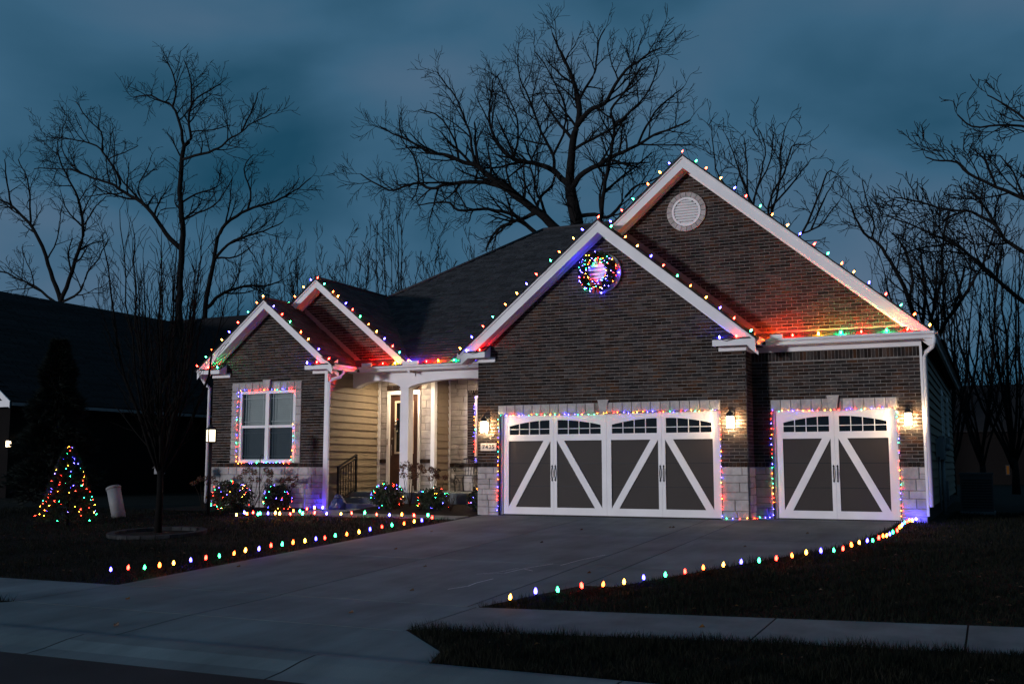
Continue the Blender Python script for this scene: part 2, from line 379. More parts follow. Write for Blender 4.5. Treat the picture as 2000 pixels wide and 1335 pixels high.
OAK = [([(-17.71, 46.0, 9.95), (-17.75, 46.0, 11.48), (-17.8, 46.0, 12.7), (-18.0, 46.0, 13.75), (-18.16, 46.0, 14.59)], 0.445, 0.257), ([(-18.16, 46.0, 14.59), (-18.01, 45.76, 15.45), (-17.86, 45.55, 16.19), (-17.6, 45.3, 17.02), (-17.38, 45.17, 17.46), (-17.23, 44.93, 18.28), (-17.31, 44.73, 18.95), (-17.53, 44.51, 19.73), (-17.76, 44.3, 20.42), (-18.01, 44.13, 21.01), (-18.2, 43.95, 21.6)], 0.238, 0.03), ([(-17.45, 45.21, 17.31), (-16.86, 44.92, 17.72), (-16.37, 44.72, 17.89), (-15.77, 44.51, 17.93), (-15.11, 44.09, 18.59), (-14.48, 43.75, 19.06), (-13.79, 43.46, 19.23), (-13.22, 43.21, 19.43), (-12.56, 42.94, 19.5)], 0.139, 0.03), ([(-17.24, 44.89, 18.4), (-16.81, 44.81, 19.0), (-16.35, 44.73, 19.61), (-16.21, 44.65, 20.28), (-16.07, 44.57, 21.04), (-15.73, 44.5, 21.57)], 0.079, 0.03), ([(-18.11, 46.0, 14.31), (-17.62, 45.74, 14.88), (-17.0, 45.52, 15.15), (-16.29, 45.28, 15.31), (-15.7, 45.08, 15.48), (-14.89, 44.81, 15.6), (-14.21, 44.58, 15.74), (-13.31, 44.25, 16.01), (-12.45, 43.96, 16.09), (-11.5, 43.61, 16.23)], 0.158, 0.03), ([(-17.75, 46.0, 11.48), (-16.86, 45.6, 11.92), (-16.36, 45.25, 12.5), (-16.0, 44.73, 13.53), (-15.61, 44.24, 14.45), (-15.25, 43.79, 15.26), (-14.88, 43.22, 16.31), (-14.9, 42.86, 16.97), (-14.16, 42.43, 17.48), (-13.55, 42.05, 17.92), (-13.05, 41.7, 18.37)], 0.139, 0.03), ([(-14.21, 44.58, 15.74), (-13.77, 44.48, 16.54), (-13.13, 44.38, 17.29), (-12.52, 44.3, 17.66), (-11.91, 44.22, 18.03)], 0.069, 0.025), ([(-18.16, 46.0, 14.59), (-18.96, 46.36, 15.41), (-19.88, 46.7, 16.03), (-20.67, 46.96, 16.36), (-21.76, 47.3, 16.76), (-22.79, 47.72, 17.78), (-23.46, 48.1, 18.89), (-23.73, 48.39, 19.82), (-23.77, 48.73, 20.86), (-23.83, 49.11, 22.05)], 0.168, 0.03), ([(-19.11, 46.41, 15.51), (-19.3, 46.67, 16.49), (-19.86, 46.94, 17.49), (-20.6, 47.33, 19.03), (-21.06, 47.59, 20.07), (-21.67, 47.89, 21.27), (-21.94, 48.22, 22.69)], 0.099, 0.03), ([(-21.76, 47.3, 16.76), (-21.67, 47.63, 18.16), (-21.91, 47.89, 19.4), (-22.65, 48.19, 20.74), (-23.26, 48.43, 21.84)], 0.069, 0.025), ([(-17.75, 46.0, 11.22), (-18.2, 45.77, 11.88), (-18.65, 45.57, 12.39), (-19.2, 45.33, 13.01), (-19.95, 45.05, 13.64), (-20.61, 44.81, 14.17), (-21.18, 44.59, 14.69), (-21.75, 44.39, 15.13), (-22.33, 44.17, 15.66), (-22.92, 44.0, 15.84), (-23.71, 43.75, 16.24), (-24.52, 43.53, 16.39), (-25.22, 43.3, 16.84), (-26.02, 43.05, 17.3), (-27.04, 42.74, 17.87)], 0.277, 0.03), ([(-20.89, 44.7, 14.43), (-21.69, 44.73, 14.79), (-22.39, 44.75, 14.98), (-23.32, 44.78, 15.1), (-24.27, 44.81, 15.11), (-25.24, 44.84, 15.01), (-25.98, 44.87, 15.38), (-26.85, 44.89, 15.32), (-27.73, 44.92, 15.21), (-28.77, 44.95, 15.78), (-29.56, 44.98, 16.32)], 0.139, 0.03), ([(-22.33, 44.17, 15.66), (-22.47, 44.01, 16.36), (-22.5, 43.83, 17.15), (-22.74, 43.63, 17.96), (-22.99, 43.44, 18.77), (-23.47, 43.25, 19.52), (-23.95, 43.05, 20.27)], 0.089, 0.025), ([(-23.18, 43.92, 15.97), (-23.2, 43.64, 16.77), (-23.59, 43.3, 17.66), (-24.05, 43.06, 18.18), (-24.73, 42.82, 18.41)], 0.069, 0.025), ([(-25.98, 44.87, 15.38), (-25.9, 44.49, 16.29), (-26.11, 44.22, 16.9), (-26.61, 43.82, 17.71)], 0.059, 0.025), ([(-18.35, 45.7, 12.05), (-19.15, 45.46, 12.01), (-19.72, 45.27, 12.33), (-20.46, 44.96, 13.05), (-21.24, 44.72, 13.39), (-22.22, 44.43, 13.53), (-23.31, 44.11, 13.52), (-23.69, 43.96, 13.89), (-24.39, 43.76, 13.92), (-25.19, 43.52, 13.84)], 0.139, 0.03), ([(-19.57, 45.19, 13.32), (-20.23, 45.44, 13.14), (-21.03, 45.72, 13.07), (-22.12, 46.1, 12.84), (-22.74, 46.41, 12.32), (-23.0, 46.6, 11.95)], 0.119, 0.04), ([(-19.11, 45.37, 12.9), (-19.49, 45.65, 13.83), (-19.85, 45.84, 14.43), (-20.2, 46.14, 15.5), (-20.39, 46.31, 16.1), (-20.09, 46.67, 17.23), (-20.09, 46.93, 18.17)], 0.089, 0.03), ([(-19.57, 45.19, 13.32), (-19.45, 45.42, 14.08), (-18.99, 45.64, 14.6), (-18.85, 45.83, 15.26)], 0.089, 0.059), ([(-17.87, 46.0, 13.05), (-16.99, 46.28, 13.14), (-16.43, 46.47, 12.97), (-15.96, 46.66, 13.38), (-15.61, 46.88, 14.01), (-15.15, 47.09, 14.52), (-14.58, 47.29, 14.71), (-13.92, 47.53, 15.1)], 0.119, 0.03), ([(-19.3, 46.67, 16.49), (-18.6, 46.32, 17.35), (-18.33, 45.95, 18.47), (-18.63, 45.62, 19.46), (-19.03, 45.27, 20.46), (-19.56, 44.96, 21.28)], 0.069, 0.025), ([(-14.88, 43.22, 16.31), (-14.18, 43.05, 16.73), (-13.33, 42.83, 17.3), (-12.78, 42.62, 18.09), (-12.53, 42.46, 18.75)], 0.069, 0.025)]
TREE_A = [([(-36.78, 40.0, 5.53), (-36.93, 40.0, 8.44), (-37.01, 40.0, 10.21), (-36.95, 40.0, 11.98), (-36.93, 40.0, 13.17), (-37.25, 40.0, 15.01), (-37.18, 40.0, 16.7), (-37.06, 40.0, 17.41)], 0.23, 0.105), ([(-37.06, 40.0, 17.41), (-37.55, 40.13, 18.74), (-38.15, 40.22, 19.73), (-39.2, 40.3, 20.29), (-40.09, 40.37, 20.7), (-41.14, 40.45, 20.76)], 0.086, 0.029), ([(-37.06, 40.0, 17.41), (-36.71, 40.1, 17.76), (-37.1, 40.3, 18.98), (-36.99, 40.46, 19.88), (-36.37, 40.61, 20.33), (-35.48, 40.79, 20.75)], 0.086, 0.029), ([(-38.15, 40.22, 19.73), (-38.23, 40.5, 20.84), (-38.87, 40.79, 22.05), (-39.71, 41.03, 23.05)], 0.057, 0.024), ([(-37.03, 40.41, 19.58), (-37.53, 40.83, 21.22), (-38.39, 41.18, 22.63)], 0.057, 0.024), ([(-37.18, 40.0, 16.7), (-35.49, 39.62, 16.68), (-34.21, 39.32, 16.72), (-33.47, 39.11, 16.97), (-32.4, 38.83, 17.15), (-31.51, 38.57, 17.41), (-30.14, 38.21, 17.55)], 0.077, 0.024), ([(-32.4, 38.83, 17.15), (-31.95, 38.92, 18.04), (-31.65, 39.02, 19.07)], 0.048, 0.024), ([(-36.84, 40.16, 18.16), (-35.43, 40.34, 18.14), (-34.51, 40.46, 18.29)], 0.038, 0.024), ([(-36.95, 40.0, 11.98), (-38.07, 40.01, 12.93), (-38.73, 40.01, 13.72), (-39.73, 40.02, 14.68), (-41.06, 40.02, 15.44), (-42.24, 40.03, 16.08), (-43.43, 40.03, 16.48), (-44.66, 40.03, 17.01), (-46.07, 40.04, 17.31), (-47.86, 40.04, 17.53)], 0.134, 0.024), ([(-41.45, 40.02, 15.66), (-41.3, 39.91, 16.07), (-41.85, 39.58, 17.18), (-42.47, 39.34, 17.94), (-43.27, 39.14, 18.24), (-44.21, 38.92, 18.43), (-45.44, 38.63, 18.64)], 0.077, 0.024), ([(-42.16, 39.46, 17.56), (-42.29, 39.44, 18.7), (-43.32, 39.42, 19.6), (-44.21, 39.39, 20.63)], 0.048, 0.024), ([(-41.85, 39.58, 17.18), (-40.42, 39.28, 17.28), (-39.21, 39.01, 17.42)], 0.038, 0.019), ([(-38.73, 40.01, 13.72), (-38.63, 40.2, 14.24), (-37.94, 40.46, 14.34)], 0.038, 0.024), ([(-37.14, 40.0, 14.39), (-36.43, 40.27, 14.86), (-35.39, 40.61, 15.19), (-35.39, 40.9, 16.23)], 0.057, 0.024), ([(-36.99, 40.0, 13.48), (-36.02, 40.04, 13.8), (-34.75, 40.08, 14.27), (-33.97, 40.14, 15.38)], 0.057, 0.024), ([(-39.39, 40.01, 14.36), (-39.91, 39.83, 15.39), (-39.15, 39.64, 16.36), (-38.75, 39.52, 17.01)], 0.048, 0.019), ([(-44.45, 40.03, 16.92), (-46.03, 40.42, 18.2), (-46.71, 40.78, 19.58), (-46.74, 41.07, 20.61)], 0.038, 0.019)]
TREE_B = [([(-38.85, 44.0, 5.93), (-38.83, 44.0, 9.08), (-38.66, 44.0, 10.72), (-38.33, 44.0, 12.23), (-38.14, 44.0, 13.5), (-37.61, 44.0, 14.22), (-36.53, 44.0, 14.75), (-35.3, 44.0, 15.0), (-34.24, 44.0, 15.14), (-33.2, 44.0, 15.53), (-32.03, 44.0, 16.14)], 0.189, 0.026), ([(-38.33, 44.0, 12.23), (-37.47, 44.07, 13.07), (-36.14, 44.15, 13.47), (-35.11, 44.2, 13.64), (-33.96, 44.27, 14.04)], 0.095, 0.026), ([(-38.18, 44.01, 12.37), (-37.07, 44.38, 12.45), (-36.28, 44.73, 13.09)], 0.063, 0.026), ([(-38.77, 44.0, 9.63), (-37.93, 44.37, 10.47), (-36.82, 44.73, 10.83), (-35.68, 45.06, 10.8), (-34.7, 45.38, 11.16)], 0.116, 0.032), ([(-36.12, 44.0, 14.84), (-35.96, 44.01, 15.84), (-36.48, 44.02, 17.19), (-35.89, 44.02, 17.9)], 0.063, 0.026), ([(-34.24, 44.0, 15.14), (-33.3, 43.93, 15.52), (-32.67, 43.87, 16.19)], 0.042, 0.021), ([(-37.61, 44.0, 14.22), (-37.44, 44.11, 15.52), (-37.42, 44.21, 16.84)], 0.053, 0.021)]
TREE_C = [([(-42.62, 38.0, 5.59), (-42.83, 38.0, 8.18), (-42.97, 38.0, 9.38), (-43.63, 38.0, 10.62), (-44.21, 38.0, 11.88), (-45.16, 38.0, 13.31), (-46.25, 38.0, 14.29), (-46.99, 38.0, 14.87), (-47.9, 38.0, 15.28), (-49.21, 38.0, 16.0)], 0.182, 0.036), ([(-45.52, 38.0, 13.63), (-45.54, 37.94, 14.7), (-45.73, 37.87, 16.07), (-46.44, 37.81, 17.27)], 0.064, 0.023), ([(-42.97, 38.0, 9.38), (-42.11, 37.67, 10.45), (-41.13, 37.27, 11.71), (-40.52, 36.92, 12.87), (-40.51, 36.54, 14.18), (-40.89, 36.26, 15.09), (-41.24, 35.95, 16.1), (-41.18, 35.7, 16.96)], 0.118, 0.027), ([(-42.97, 38.0, 9.38), (-41.45, 37.82, 9.84), (-40.87, 37.67, 10.71), (-39.98, 37.53, 11.31), (-39.24, 37.35, 12.26)], 0.073, 0.023), ([(-42.95, 38.0, 9.18), (-44.78, 38.31, 10.15), (-46.28, 38.55, 10.79), (-48.69, 38.89, 11.6), (-50.48, 39.13, 12.11)], 0.082, 0.027), ([(-40.52, 36.92, 12.87), (-39.62, 36.62, 13.41), (-38.34, 36.23, 13.98)], 0.045, 0.023), ([(-46.99, 38.0, 14.87), (-46.91, 37.57, 16.01), (-46.66, 37.15, 17.12)], 0.055, 0.023), ([(-44.12, 38.0, 11.67), (-43.6, 38.12, 12.82), (-43.58, 38.29, 14.57)], 0.045, 0.018)]
TREE_D = [([(1.16, 30.0, 2.67), (1.24, 30.0, 4.73), (1.46, 30.0, 5.88), (1.59, 30.0, 6.8), (1.74, 30.0, 7.96), (1.76, 30.0, 9.14), (1.72, 30.0, 9.86)], 0.143, 0.039), ([(1.53, 30.0, 6.34), (0.95, 29.81, 6.59), (0.52, 29.66, 6.92), (0.29, 29.52, 7.34), (-0.24, 29.34, 7.69), (-0.71, 29.21, 7.75), (-1.55, 28.95, 8.02), (-2.06, 28.8, 8.14)], 0.066, 0.017), ([(1.69, 30.0, 7.57), (1.03, 30.04, 8.07), (0.38, 30.07, 8.46), (-0.29, 30.1, 8.94), (-0.54, 30.12, 9.27), (-0.98, 30.14, 9.38), (-1.33, 30.16, 9.53)], 0.061, 0.017), ([(1.31, 30.0, 5.11), (0.88, 29.98, 5.31), (0.26, 29.95, 5.96), (-0.14, 29.93, 6.46), (-0.77, 29.9, 6.99), (-1.5, 29.87, 7.45), (-2.38, 29.83, 7.92)], 0.072, 0.017), ([(1.76, 30.0, 9.14), (1.3, 29.83, 9.87), (0.55, 29.67, 10.03), (-0.13, 29.53, 10.05), (-0.46, 29.44, 10.39)], 0.044, 0.017), ([(1.74, 30.0, 9.62), (1.16, 30.52, 10.39), (0.77, 30.85, 10.91), (0.31, 31.2, 11.4)], 0.05, 0.017), ([(0.38, 30.07, 8.46), (0.16, 29.79, 9.14), (-0.16, 29.61, 9.47)], 0.033, 0.014), ([(0.29, 29.52, 7.34), (-0.06, 29.44, 8.07), (-0.47, 29.38, 8.34)], 0.033, 0.014), ([(1.03, 30.04, 8.07), (0.82, 29.78, 8.72), (0.51, 29.56, 9.18)], 0.033, 0.014), ([(-0.77, 29.9, 6.99), (-1.44, 30.01, 6.98), (-2.13, 30.13, 6.86)], 0.028, 0.014)]
TREE_E = [([(-2.46, 42.0, 4.77), (-2.51, 42.0, 6.6), (-2.83, 42.0, 7.84), (-3.3, 42.0, 8.92), (-3.72, 42.0, 9.65), (-4.23, 42.0, 10.12), (-4.54, 42.0, 10.78), (-4.71, 42.0, 11.37)], 0.123, 0.031), ([(-3.98, 42.0, 9.88), (-3.82, 41.87, 10.33), (-4.02, 41.63, 11.21), (-4.15, 41.4, 12.08)], 0.046, 0.019), ([(-2.48, 42.0, 5.38), (-2.18, 41.76, 6.75), (-2.1, 41.53, 8.05), (-2.22, 41.3, 9.37)], 0.092, 0.031), ([(-2.47, 42.0, 5.08), (-2.13, 42.18, 5.58), (-1.97, 42.47, 6.62), (-1.54, 42.93, 8.24), (-1.43, 43.32, 9.7), (-1.19, 43.67, 11.02)], 0.1, 0.031), ([(-2.47, 42.0, 5.08), (-1.86, 41.83, 5.53), (-1.52, 41.66, 6.23), (-0.86, 41.41, 7.15), (-0.09, 41.09, 8.29), (0.39, 40.78, 9.55)], 0.123, 0.031), ([(-2.67, 42.0, 7.22), (-2.56, 42.09, 8.52), (-2.9, 42.16, 9.61), (-3.21, 42.2, 10.06)], 0.062, 0.031)]
TREE_F = [([(-7.7, 38.0, 8.56), (-7.67, 38.0, 9.88), (-7.64, 38.0, 10.95), (-7.35, 38.0, 11.86), (-7.19, 38.0, 12.85), (-7.43, 38.0, 13.56)], 0.07, 0.017), ([(-7.67, 38.0, 9.88), (-8.01, 38.59, 11.41), (-8.16, 39.16, 12.96), (-8.27, 39.45, 13.76)], 0.049, 0.017), ([(-7.7, 38.0, 8.78), (-7.22, 37.65, 9.37), (-6.8, 36.96, 10.74), (-6.27, 36.57, 11.36), (-5.92, 36.13, 12.15), (-5.41, 35.9, 12.08)], 0.063, 0.017), ([(-7.7, 38.0, 8.78), (-6.51, 37.46, 8.81), (-5.81, 37.04, 9.24), (-5.2, 36.43, 10.18), (-4.74, 35.9, 10.99), (-4.43, 35.74, 10.92)], 0.063, 0.017), ([(-7.65, 38.0, 10.6), (-8.06, 37.63, 11.72), (-8.24, 37.35, 12.6), (-8.44, 37.16, 13.18)], 0.042, 0.017), ([(-7.78, 38.2, 10.39), (-9.11, 38.73, 12.12), (-9.36, 39.0, 13.21), (-9.46, 39.24, 14.22)], 0.042, 0.017), ([(-6.94, 37.19, 10.29), (-6.04, 37.37, 11.28), (-5.48, 37.49, 12.02)], 0.042, 0.017), ([(-5.81, 37.04, 9.24), (-5.17, 36.84, 9.39), (-4.77, 36.65, 9.81), (-4.44, 36.51, 10.12)], 0.035, 0.017), ([(-7.08, 37.42, 9.84), (-6.56, 37.14, 11.21), (-6.42, 36.9, 12.43), (-6.19, 36.75, 13.14)], 0.049, 0.017), ([(-7.54, 38.0, 11.26), (-6.94, 37.59, 12.17), (-6.72, 37.24, 13.04)], 0.035, 0.017), ([(-5.48, 36.94, 9.32), (-5.02, 36.89, 10.27), (-4.64, 36.85, 10.92)], 0.035, 0.017)]
# ------------------------------------------------------------------ the ground
GP = [(-60,-.50),(0,-.60),(5.9,-.665),(6.3,-.66),(7.5,-.58),(8.73,-.508),(10.3,-.47),(20.8,-.015),(22,-.02),(24,-.05),(400,-.05)]
GY, GZ = [p[0] for p in GP], [p[1] for p in GP]
def g(y): return float(np.interp(y, GY, GZ))
def gp(x, y, dz=0.0): return (x, y, g(y) + dz)

b = MB()
ys = sorted(set(GY + [7, 8, 12, 14, 16, 18]))
ys = [y for y in ys if y > 7.6] ; ys = [7.7] + ys
for i in range(len(ys)-1):
    y0, y1 = ys[i], ys[i+1]
    b.sheet([(-300,y0,g(y0)-.003),(300,y0,g(y0)-.003),(300,y1,g(y1)-.003),(-300,y1,g(y1)-.003)])
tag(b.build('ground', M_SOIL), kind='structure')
b = MB()
for y0, y1 in ((-60,0),(0,5.9),(5.9,6.84)):
    b.sheet([(-300,y0,g(y0)+.0),(300,y0,g(y0)+.0),(300,y1,g(y1)),(-300,y1,g(y1))])
tag(b.build('road', M_ASPHALT), kind='structure')

b = MB()
b.sheet([(-300,6.5,g(6.5)-.006),(300,6.5,g(6.5)-.006),(300,7.69,g(7.69)-.006),(-300,7.69,g(7.69)-.006)])
tag(b.build('curb_bed', M_ASPHALT), kind='structure')
# driveway slabs
def holder(name, loc):
    o = bpy.data.objects.new(name, None); put(o, None, loc); return tag(o, kind='structure')
EDGE_R = [(10.3,-5.15),(12.07,-4.22),(15.06,-2.98),(16.79,-2.23),(18.37,-1.95),(19.8,-1.79),(20.8,-1.72)]
def edge_r(y): return float(np.interp(y, [p[0] for p in EDGE_R], [p[1] for p in EDGE_R]))
drive = holder('driveway', (-7, 15, g(15)))
JG = .009
rows = [10.27, 13.75, 17.3, 20.86]
cols = [-10.33, -7.78, -5.28, -4.62, 9]
for i in range(3):
    for j in range(4):
        y0, y1 = rows[i] + JG, rows[i+1] - JG
        ysub = [y0] + [p[0] for p in EDGE_R if y0 < p[0] < y1] + [y1]
        x0, x1 = cols[j] + JG, cols[j+1] - JG
        R_ = [(min(x1, edge_r(y)), y) for y in ysub]
        L_ = [(x0, y) for y in ysub]
        ok = [(l, r) for l, r in zip(L_, R_) if r[0] > l[0] + .02]
        if len(ok) < 2: continue
        b = MB()
        b.slab([gp(*p) for p in ([r for l, r in ok] + [l for l, r in ok][::-1])], .12)
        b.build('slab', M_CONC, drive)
# pad in front of the recessed single garage bay
b = MB(); b.slab([(-4.45,20.868,-.012),(-1.75,20.868,-.012),(-1.66,21.6,-.012),(-4.45,21.6,-.012)], .1); b.build('slab', M_CONC, drive)
# chalk scratches drawn on the concrete
def mark(pts, w):
    b = MB()
    for (x0,y0),(x1,y1) in zip(pts, pts[1:]):
        d = Vector((x1-x0, y1-y0)).normalized(); n_ = Vector((-d.y, d.x))*w
        b.sheet([gp(x0-n_.x,y0-n_.y,.004), gp(x1-n_.x,y1-n_.y,.004), gp(x1+n_.x,y1+n_.y,.004), gp(x0+n_.x,y0+n_.y,.004)])
    b.build('chalk_line', M_CHALK, drive)
mark([(-6.05,11.25),(-5.93,11.55),(-5.95,11.8),(-5.9,12.2)], .009)
mark([(-6.2,12.55),(-5.98,12.7),(-5.9,13.2),(-5.72,13.75)], .006)
mark([(-5.9,13.15),(-5.7,13.0)], .006)
mark([(-5.55,13.6),(-5.5,14.2),(-5.35,14.9)], .006)
mark([(-6.3,12.5),(-6.1,12.75),(-6.0,13.2)], .005)

walk = holder('sidewalk', (-7, 9.5, g(9.5)))
def slab4(name, pts, m, par, t=.12):
    b = MB(); b.slab([gp(*p) for p in pts], t); return b.build(name, m, par)
def sw_top(x): return 10.27 if x < -5.15 else 10.27 + (x+5.15)*.13
def sw_bot(x): return 8.74 if x < -5.2 else (8.82 + (x+5.2)*.18 if x < -2 else 9.39 + (x+2)*.12)
xs = [-40,-36,-32,-28,-25,-22,-19,-16,-13,-10.36]
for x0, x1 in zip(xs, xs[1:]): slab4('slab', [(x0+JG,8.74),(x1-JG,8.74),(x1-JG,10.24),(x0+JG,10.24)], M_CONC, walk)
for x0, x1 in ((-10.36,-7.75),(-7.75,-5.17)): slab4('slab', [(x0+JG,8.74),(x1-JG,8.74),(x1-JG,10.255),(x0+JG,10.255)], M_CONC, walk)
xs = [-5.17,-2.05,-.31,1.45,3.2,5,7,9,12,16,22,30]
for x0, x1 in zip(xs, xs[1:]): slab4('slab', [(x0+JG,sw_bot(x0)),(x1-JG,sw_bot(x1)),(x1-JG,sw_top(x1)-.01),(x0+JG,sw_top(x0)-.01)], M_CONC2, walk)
apron = holder('apron', (-7.5, 8.1, g(8.1)))
slab4('slab', [(-11.0,7.63),(-7.75-JG,7.63),(-7.75-JG,8.72),(-10.36,8.72),(-11.2,8.1)], M_CONC, apron)
slab4('slab', [(-7.75+JG,7.63),(-4.3,7.68),(-4.42,8.09),(-5.19,8.8),(-5.3,8.72),(-7.75+JG,8.72)], M_CONC, apron)
curb = holder('curb', (-7, 7.2, g(7.2)))
xs = [-60,-30,-20,-16,-13.2,-10.6,-7.95,-5.3,-2.6,.1,2.8,5.5,9,14,30,60]
for x0, x1 in zip(xs, xs[1:]):
    b = MB()
    prof = [(6.83,.0),(7.05,.005),(7.3,.03),(7.5,.035),(7.62,.02)]
    sk = .0
    for (ya,za),(yb,zb) in zip(prof, prof[1:]):
        b.sheet([gp(x0+JG,ya,za),gp(x1-JG,ya,za),gp(x1-JG,yb,zb),gp(x0+JG,yb,zb)])
    b.sheet([gp(x0+JG,6.83,-.1),gp(x1-JG,6.83,-.1),gp(x1-JG,6.83,0),gp(x0+JG,6.83,0)])
    b.build('slab', M_CONC, curb)

# planting beds with a pale edging strip, front walk
bed = holder('planting_bed', (-13, 21, 0))
b = MB(); b.sheet([(-19.2,20.0,-.03),(-15.2,20.0,-.03),(-15.2,21.6,.02),(-19.2,21.6,.02)]); b.build('mulch_sheet', M_MULCH, bed)
b = MB()
b.sheet([(-13.9,21.0,.0),(-10.5,21.0,.0),(-10.5,22.75,.14),(-13.9,22.75,.14)])
b.sheet([(-12.6,20.25,-.02),(-10.5,20.35,-.015),(-10.5,21.0,.0),(-13.9,21.0,.0)])
b.build('mulch_sheet', M_MULCH, bed)
fwalk = holder('front_walk', (-14, 21, 0))
for p in ([(-15.05,20.3),(-13.9,20.3),(-13.9,21.25),(-15.05,21.25)], [(-15.05,21.27),(-13.9,21.27),(-13.9,22.2),(-15.05,22.2)], [(-13.88,19.62),(-10.38,19.62),(-10.38,20.22),(-13.88,20.28)], [(-16.4,19.65),(-13.9,19.62),(-13.9,20.28),(-16.0,20.2)]):
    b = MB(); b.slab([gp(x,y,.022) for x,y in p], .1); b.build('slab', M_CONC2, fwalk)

# ------------------------------------------------------------------ the house
HOUSE = thing('brick_house', (-10, 22, 0), 'single storey dark brick house with white trimmed gables and three car garage', 'house')
X_, Y_, Z_ = Vector((1,0,0)), Vector((0,1,0)), Vector((0,0,1))
Y0, Y1 = 20.86, 21.46
GL, GC, GR = -10.48, -4.47, -1.22
BP, BH = .209, .0695          # brick pitch
BRICKS, STONES, SHING = [], [], []

def brick_rows(x0, x1, z0, z1, plane, openings=(), lim=None, axis='x', seed=0):
    """running bond; plane = Y of the face (axis x) or X of the face (axis y, facing +X)"""
    rg = random.Random(seed)
    k = 0
    z = z0
    while z + BH*.5 < z1:
        zc = z + BH/2
        a, c = x0, x1
        if lim: 
            q = lim(zc)
            if q is None: z += BH; k += 1; continue
            a, c = max(a, q[0]), min(c, q[1])
        iv = [(a, c)]
        for (ox0, ox1, oz0, oz1) in openings:
            if oz0 < zc < oz1:
                nv = []
                for p, q in iv:
                    if ox1 <= p or ox0 >= q: nv.append((p, q)); continue
                    if ox0 > p: nv.append((p, ox0))
                    if ox1 < q: nv.append((ox1, q))
                iv = nv
        off = (k % 2)*BP/2
        for p, q in iv:
            s = x0 + off - BP
            while s < q:
                e0, e1 = max(s, p), min(s + BP - .011, q - .004)
                if e1 - e0 > .035:
                    w = e1 - e0
                    if abs(w - (BP-.011)) < .004: w = BP - .011
                    else: w = round(w/.02)*.02 or .02
                    pr = rg.choice((0,0,0,.002,.003))
                    if axis == 'x': BRICKS.append(((e0+w/2, plane - pr, zc), X_, Z_, -Y_, w, BH-.0125, .03))
                    else: BRICKS.append(((plane + pr, e0+w/2, zc), Y_, Z_, X_, w, BH-.0125, .03))
                s += BP
        z += BH; k += 1

def soldier(x0, x1, z0, h, plane, axis='x', pitch=.0685, proud=.012):
    n = max(1, int((x1-x0)/pitch)); pw = (x1-x0)/n
    for i in range(n):
        c = x0 + (i+.5)*pw
        w = round(pw-.012, 3)
        if axis == 'x': BRICKS.append(((c, plane-proud, z0+h/2), X_, Z_, -Y_, w, h-.012, .04))
        else: BRICKS.append(((plane+proud, c, z0+h/2), Y_, Z_, X_, w, h-.012, .04))

def ashlar(x0, x1, z0, z1, plane, seed=1, axis='x', proud=.02, openings=()):
    rg = random.Random(seed)
    z = z0
    while z < z1 - .02:
        h = rg.choice((.12,.15,.19,.22))
        if z1 - (z+h) < .1: h = z1 - z
        x = x0 - rg.uniform(0,.12)
        while x < x1 - .01:
            w = rg.uniform(.2,.5) if h < .2 else rg.uniform(.22,.42)
            e0, e1 = max(x, x0), min(x+w, x1)
            if x1 - e1 < .1: e1 = x1
            zc = z + h/2
            for (o0, o1, oz0, oz1) in openings:
                if oz0 < zc < oz1:
                    if e0 < o0 < e1: e1 = o0
                    elif o0 <= e0 < o1: e0 = e1 = min(max(o1, e0), x1) if e1 > o1 and False else e1
            if e1 - e0 > .04:
                ws = e1 - e0 - .012
                sub = [(z, h)]
                if h > .2 and rg.random() < .3: sub = [(z, h*.45), (z + h*.45, h*.55)]
                for (sz, sh) in sub:
                    pr = proud + rg.uniform(-.006,.008)
                    c = (e0 + (e1-e0)/2)
                    if axis == 'x': STONES.append(((c, plane-pr, sz+sh/2), X_, Z_, -Y_, round(ws,3), round(sh-.012,3), .05))
                    else: STONES.append(((plane+pr, c, sz+sh/2), Y_, Z_, X_, round(ws,3), round(sh-.012,3), .05))
            x = max(e1, x + .05) if e1 > x else x + .1
        z += h

def lintel(x0, x1, z0, z1, plane, n, key, keyw=.19):
    xs_ = np.linspace(x0, x1, n+1)
    for a_, c_ in zip(xs_, xs_[1:]):
        if abs((a_+c_)/2 - key) < keyw*.55: continue
        STONES.append((((a_+c_)/2, plane-.022, (z0+z1)/2), X_, Z_, -Y_, round(c_-a_-.01,3), round(z1-z0-.006,3), .06))
    b = MB()
    b.poly_y([(key-keyw*.36, z0-.01),(key+keyw*.36, z0-.01),(key+keyw*.62, z1+.06),(key-keyw*.62, z1+.06)], plane-.05, plane+.03)
    return b.build('keystone', M_STONE, WALLP)

# ---- wall cores (mortar sheets lie 8 mm behind the brick faces)
WALLP = MB()
F = .008
def core(b, x0, x1, z0, z1, y, holes=()):
    """front sheet with rectangular holes, built as strips"""
    zs_ = sorted({z0, z1, *[h[2] for h in holes], *[h[3] for h in holes]})
    zs_ = [z for z in zs_ if z0 <= z <= z1]
    for a_, c_ in zip(zs_, zs_[1:]):
        m_ = (a_+c_)/2
        iv = [(x0, x1)]
        for h in holes:
            if h[2] < m_ < h[3]:
                nv = []
                for p, q in iv:
                    if h[1] <= p or h[0] >= q: nv.append((p,q)); continue
                    if h[0] > p: nv.append((p,h[0]))
                    if h[1] < q: nv.append((h[1],q))
                iv = nv
        for p, q in iv: b.sheet([(p,y,a_),(q,y,a_),(q,y,c_),(p,y,c_)])
D1 = (-9.955,-5.01,-.3,2.18)
D2 = (-4.09,-1.69,-.3,2.18)
WIN = (-17.79,-16.01,1.16,2.985)
ZB = 1.03                      # top of the stone base
ZF = 3.36                      # frieze bottom
ZT = 3.58                      # eave line
AP1 = (-7.485, 6.27); SL1 = .826
AP2 = (-5.76, 7.64);  SL2 = .848
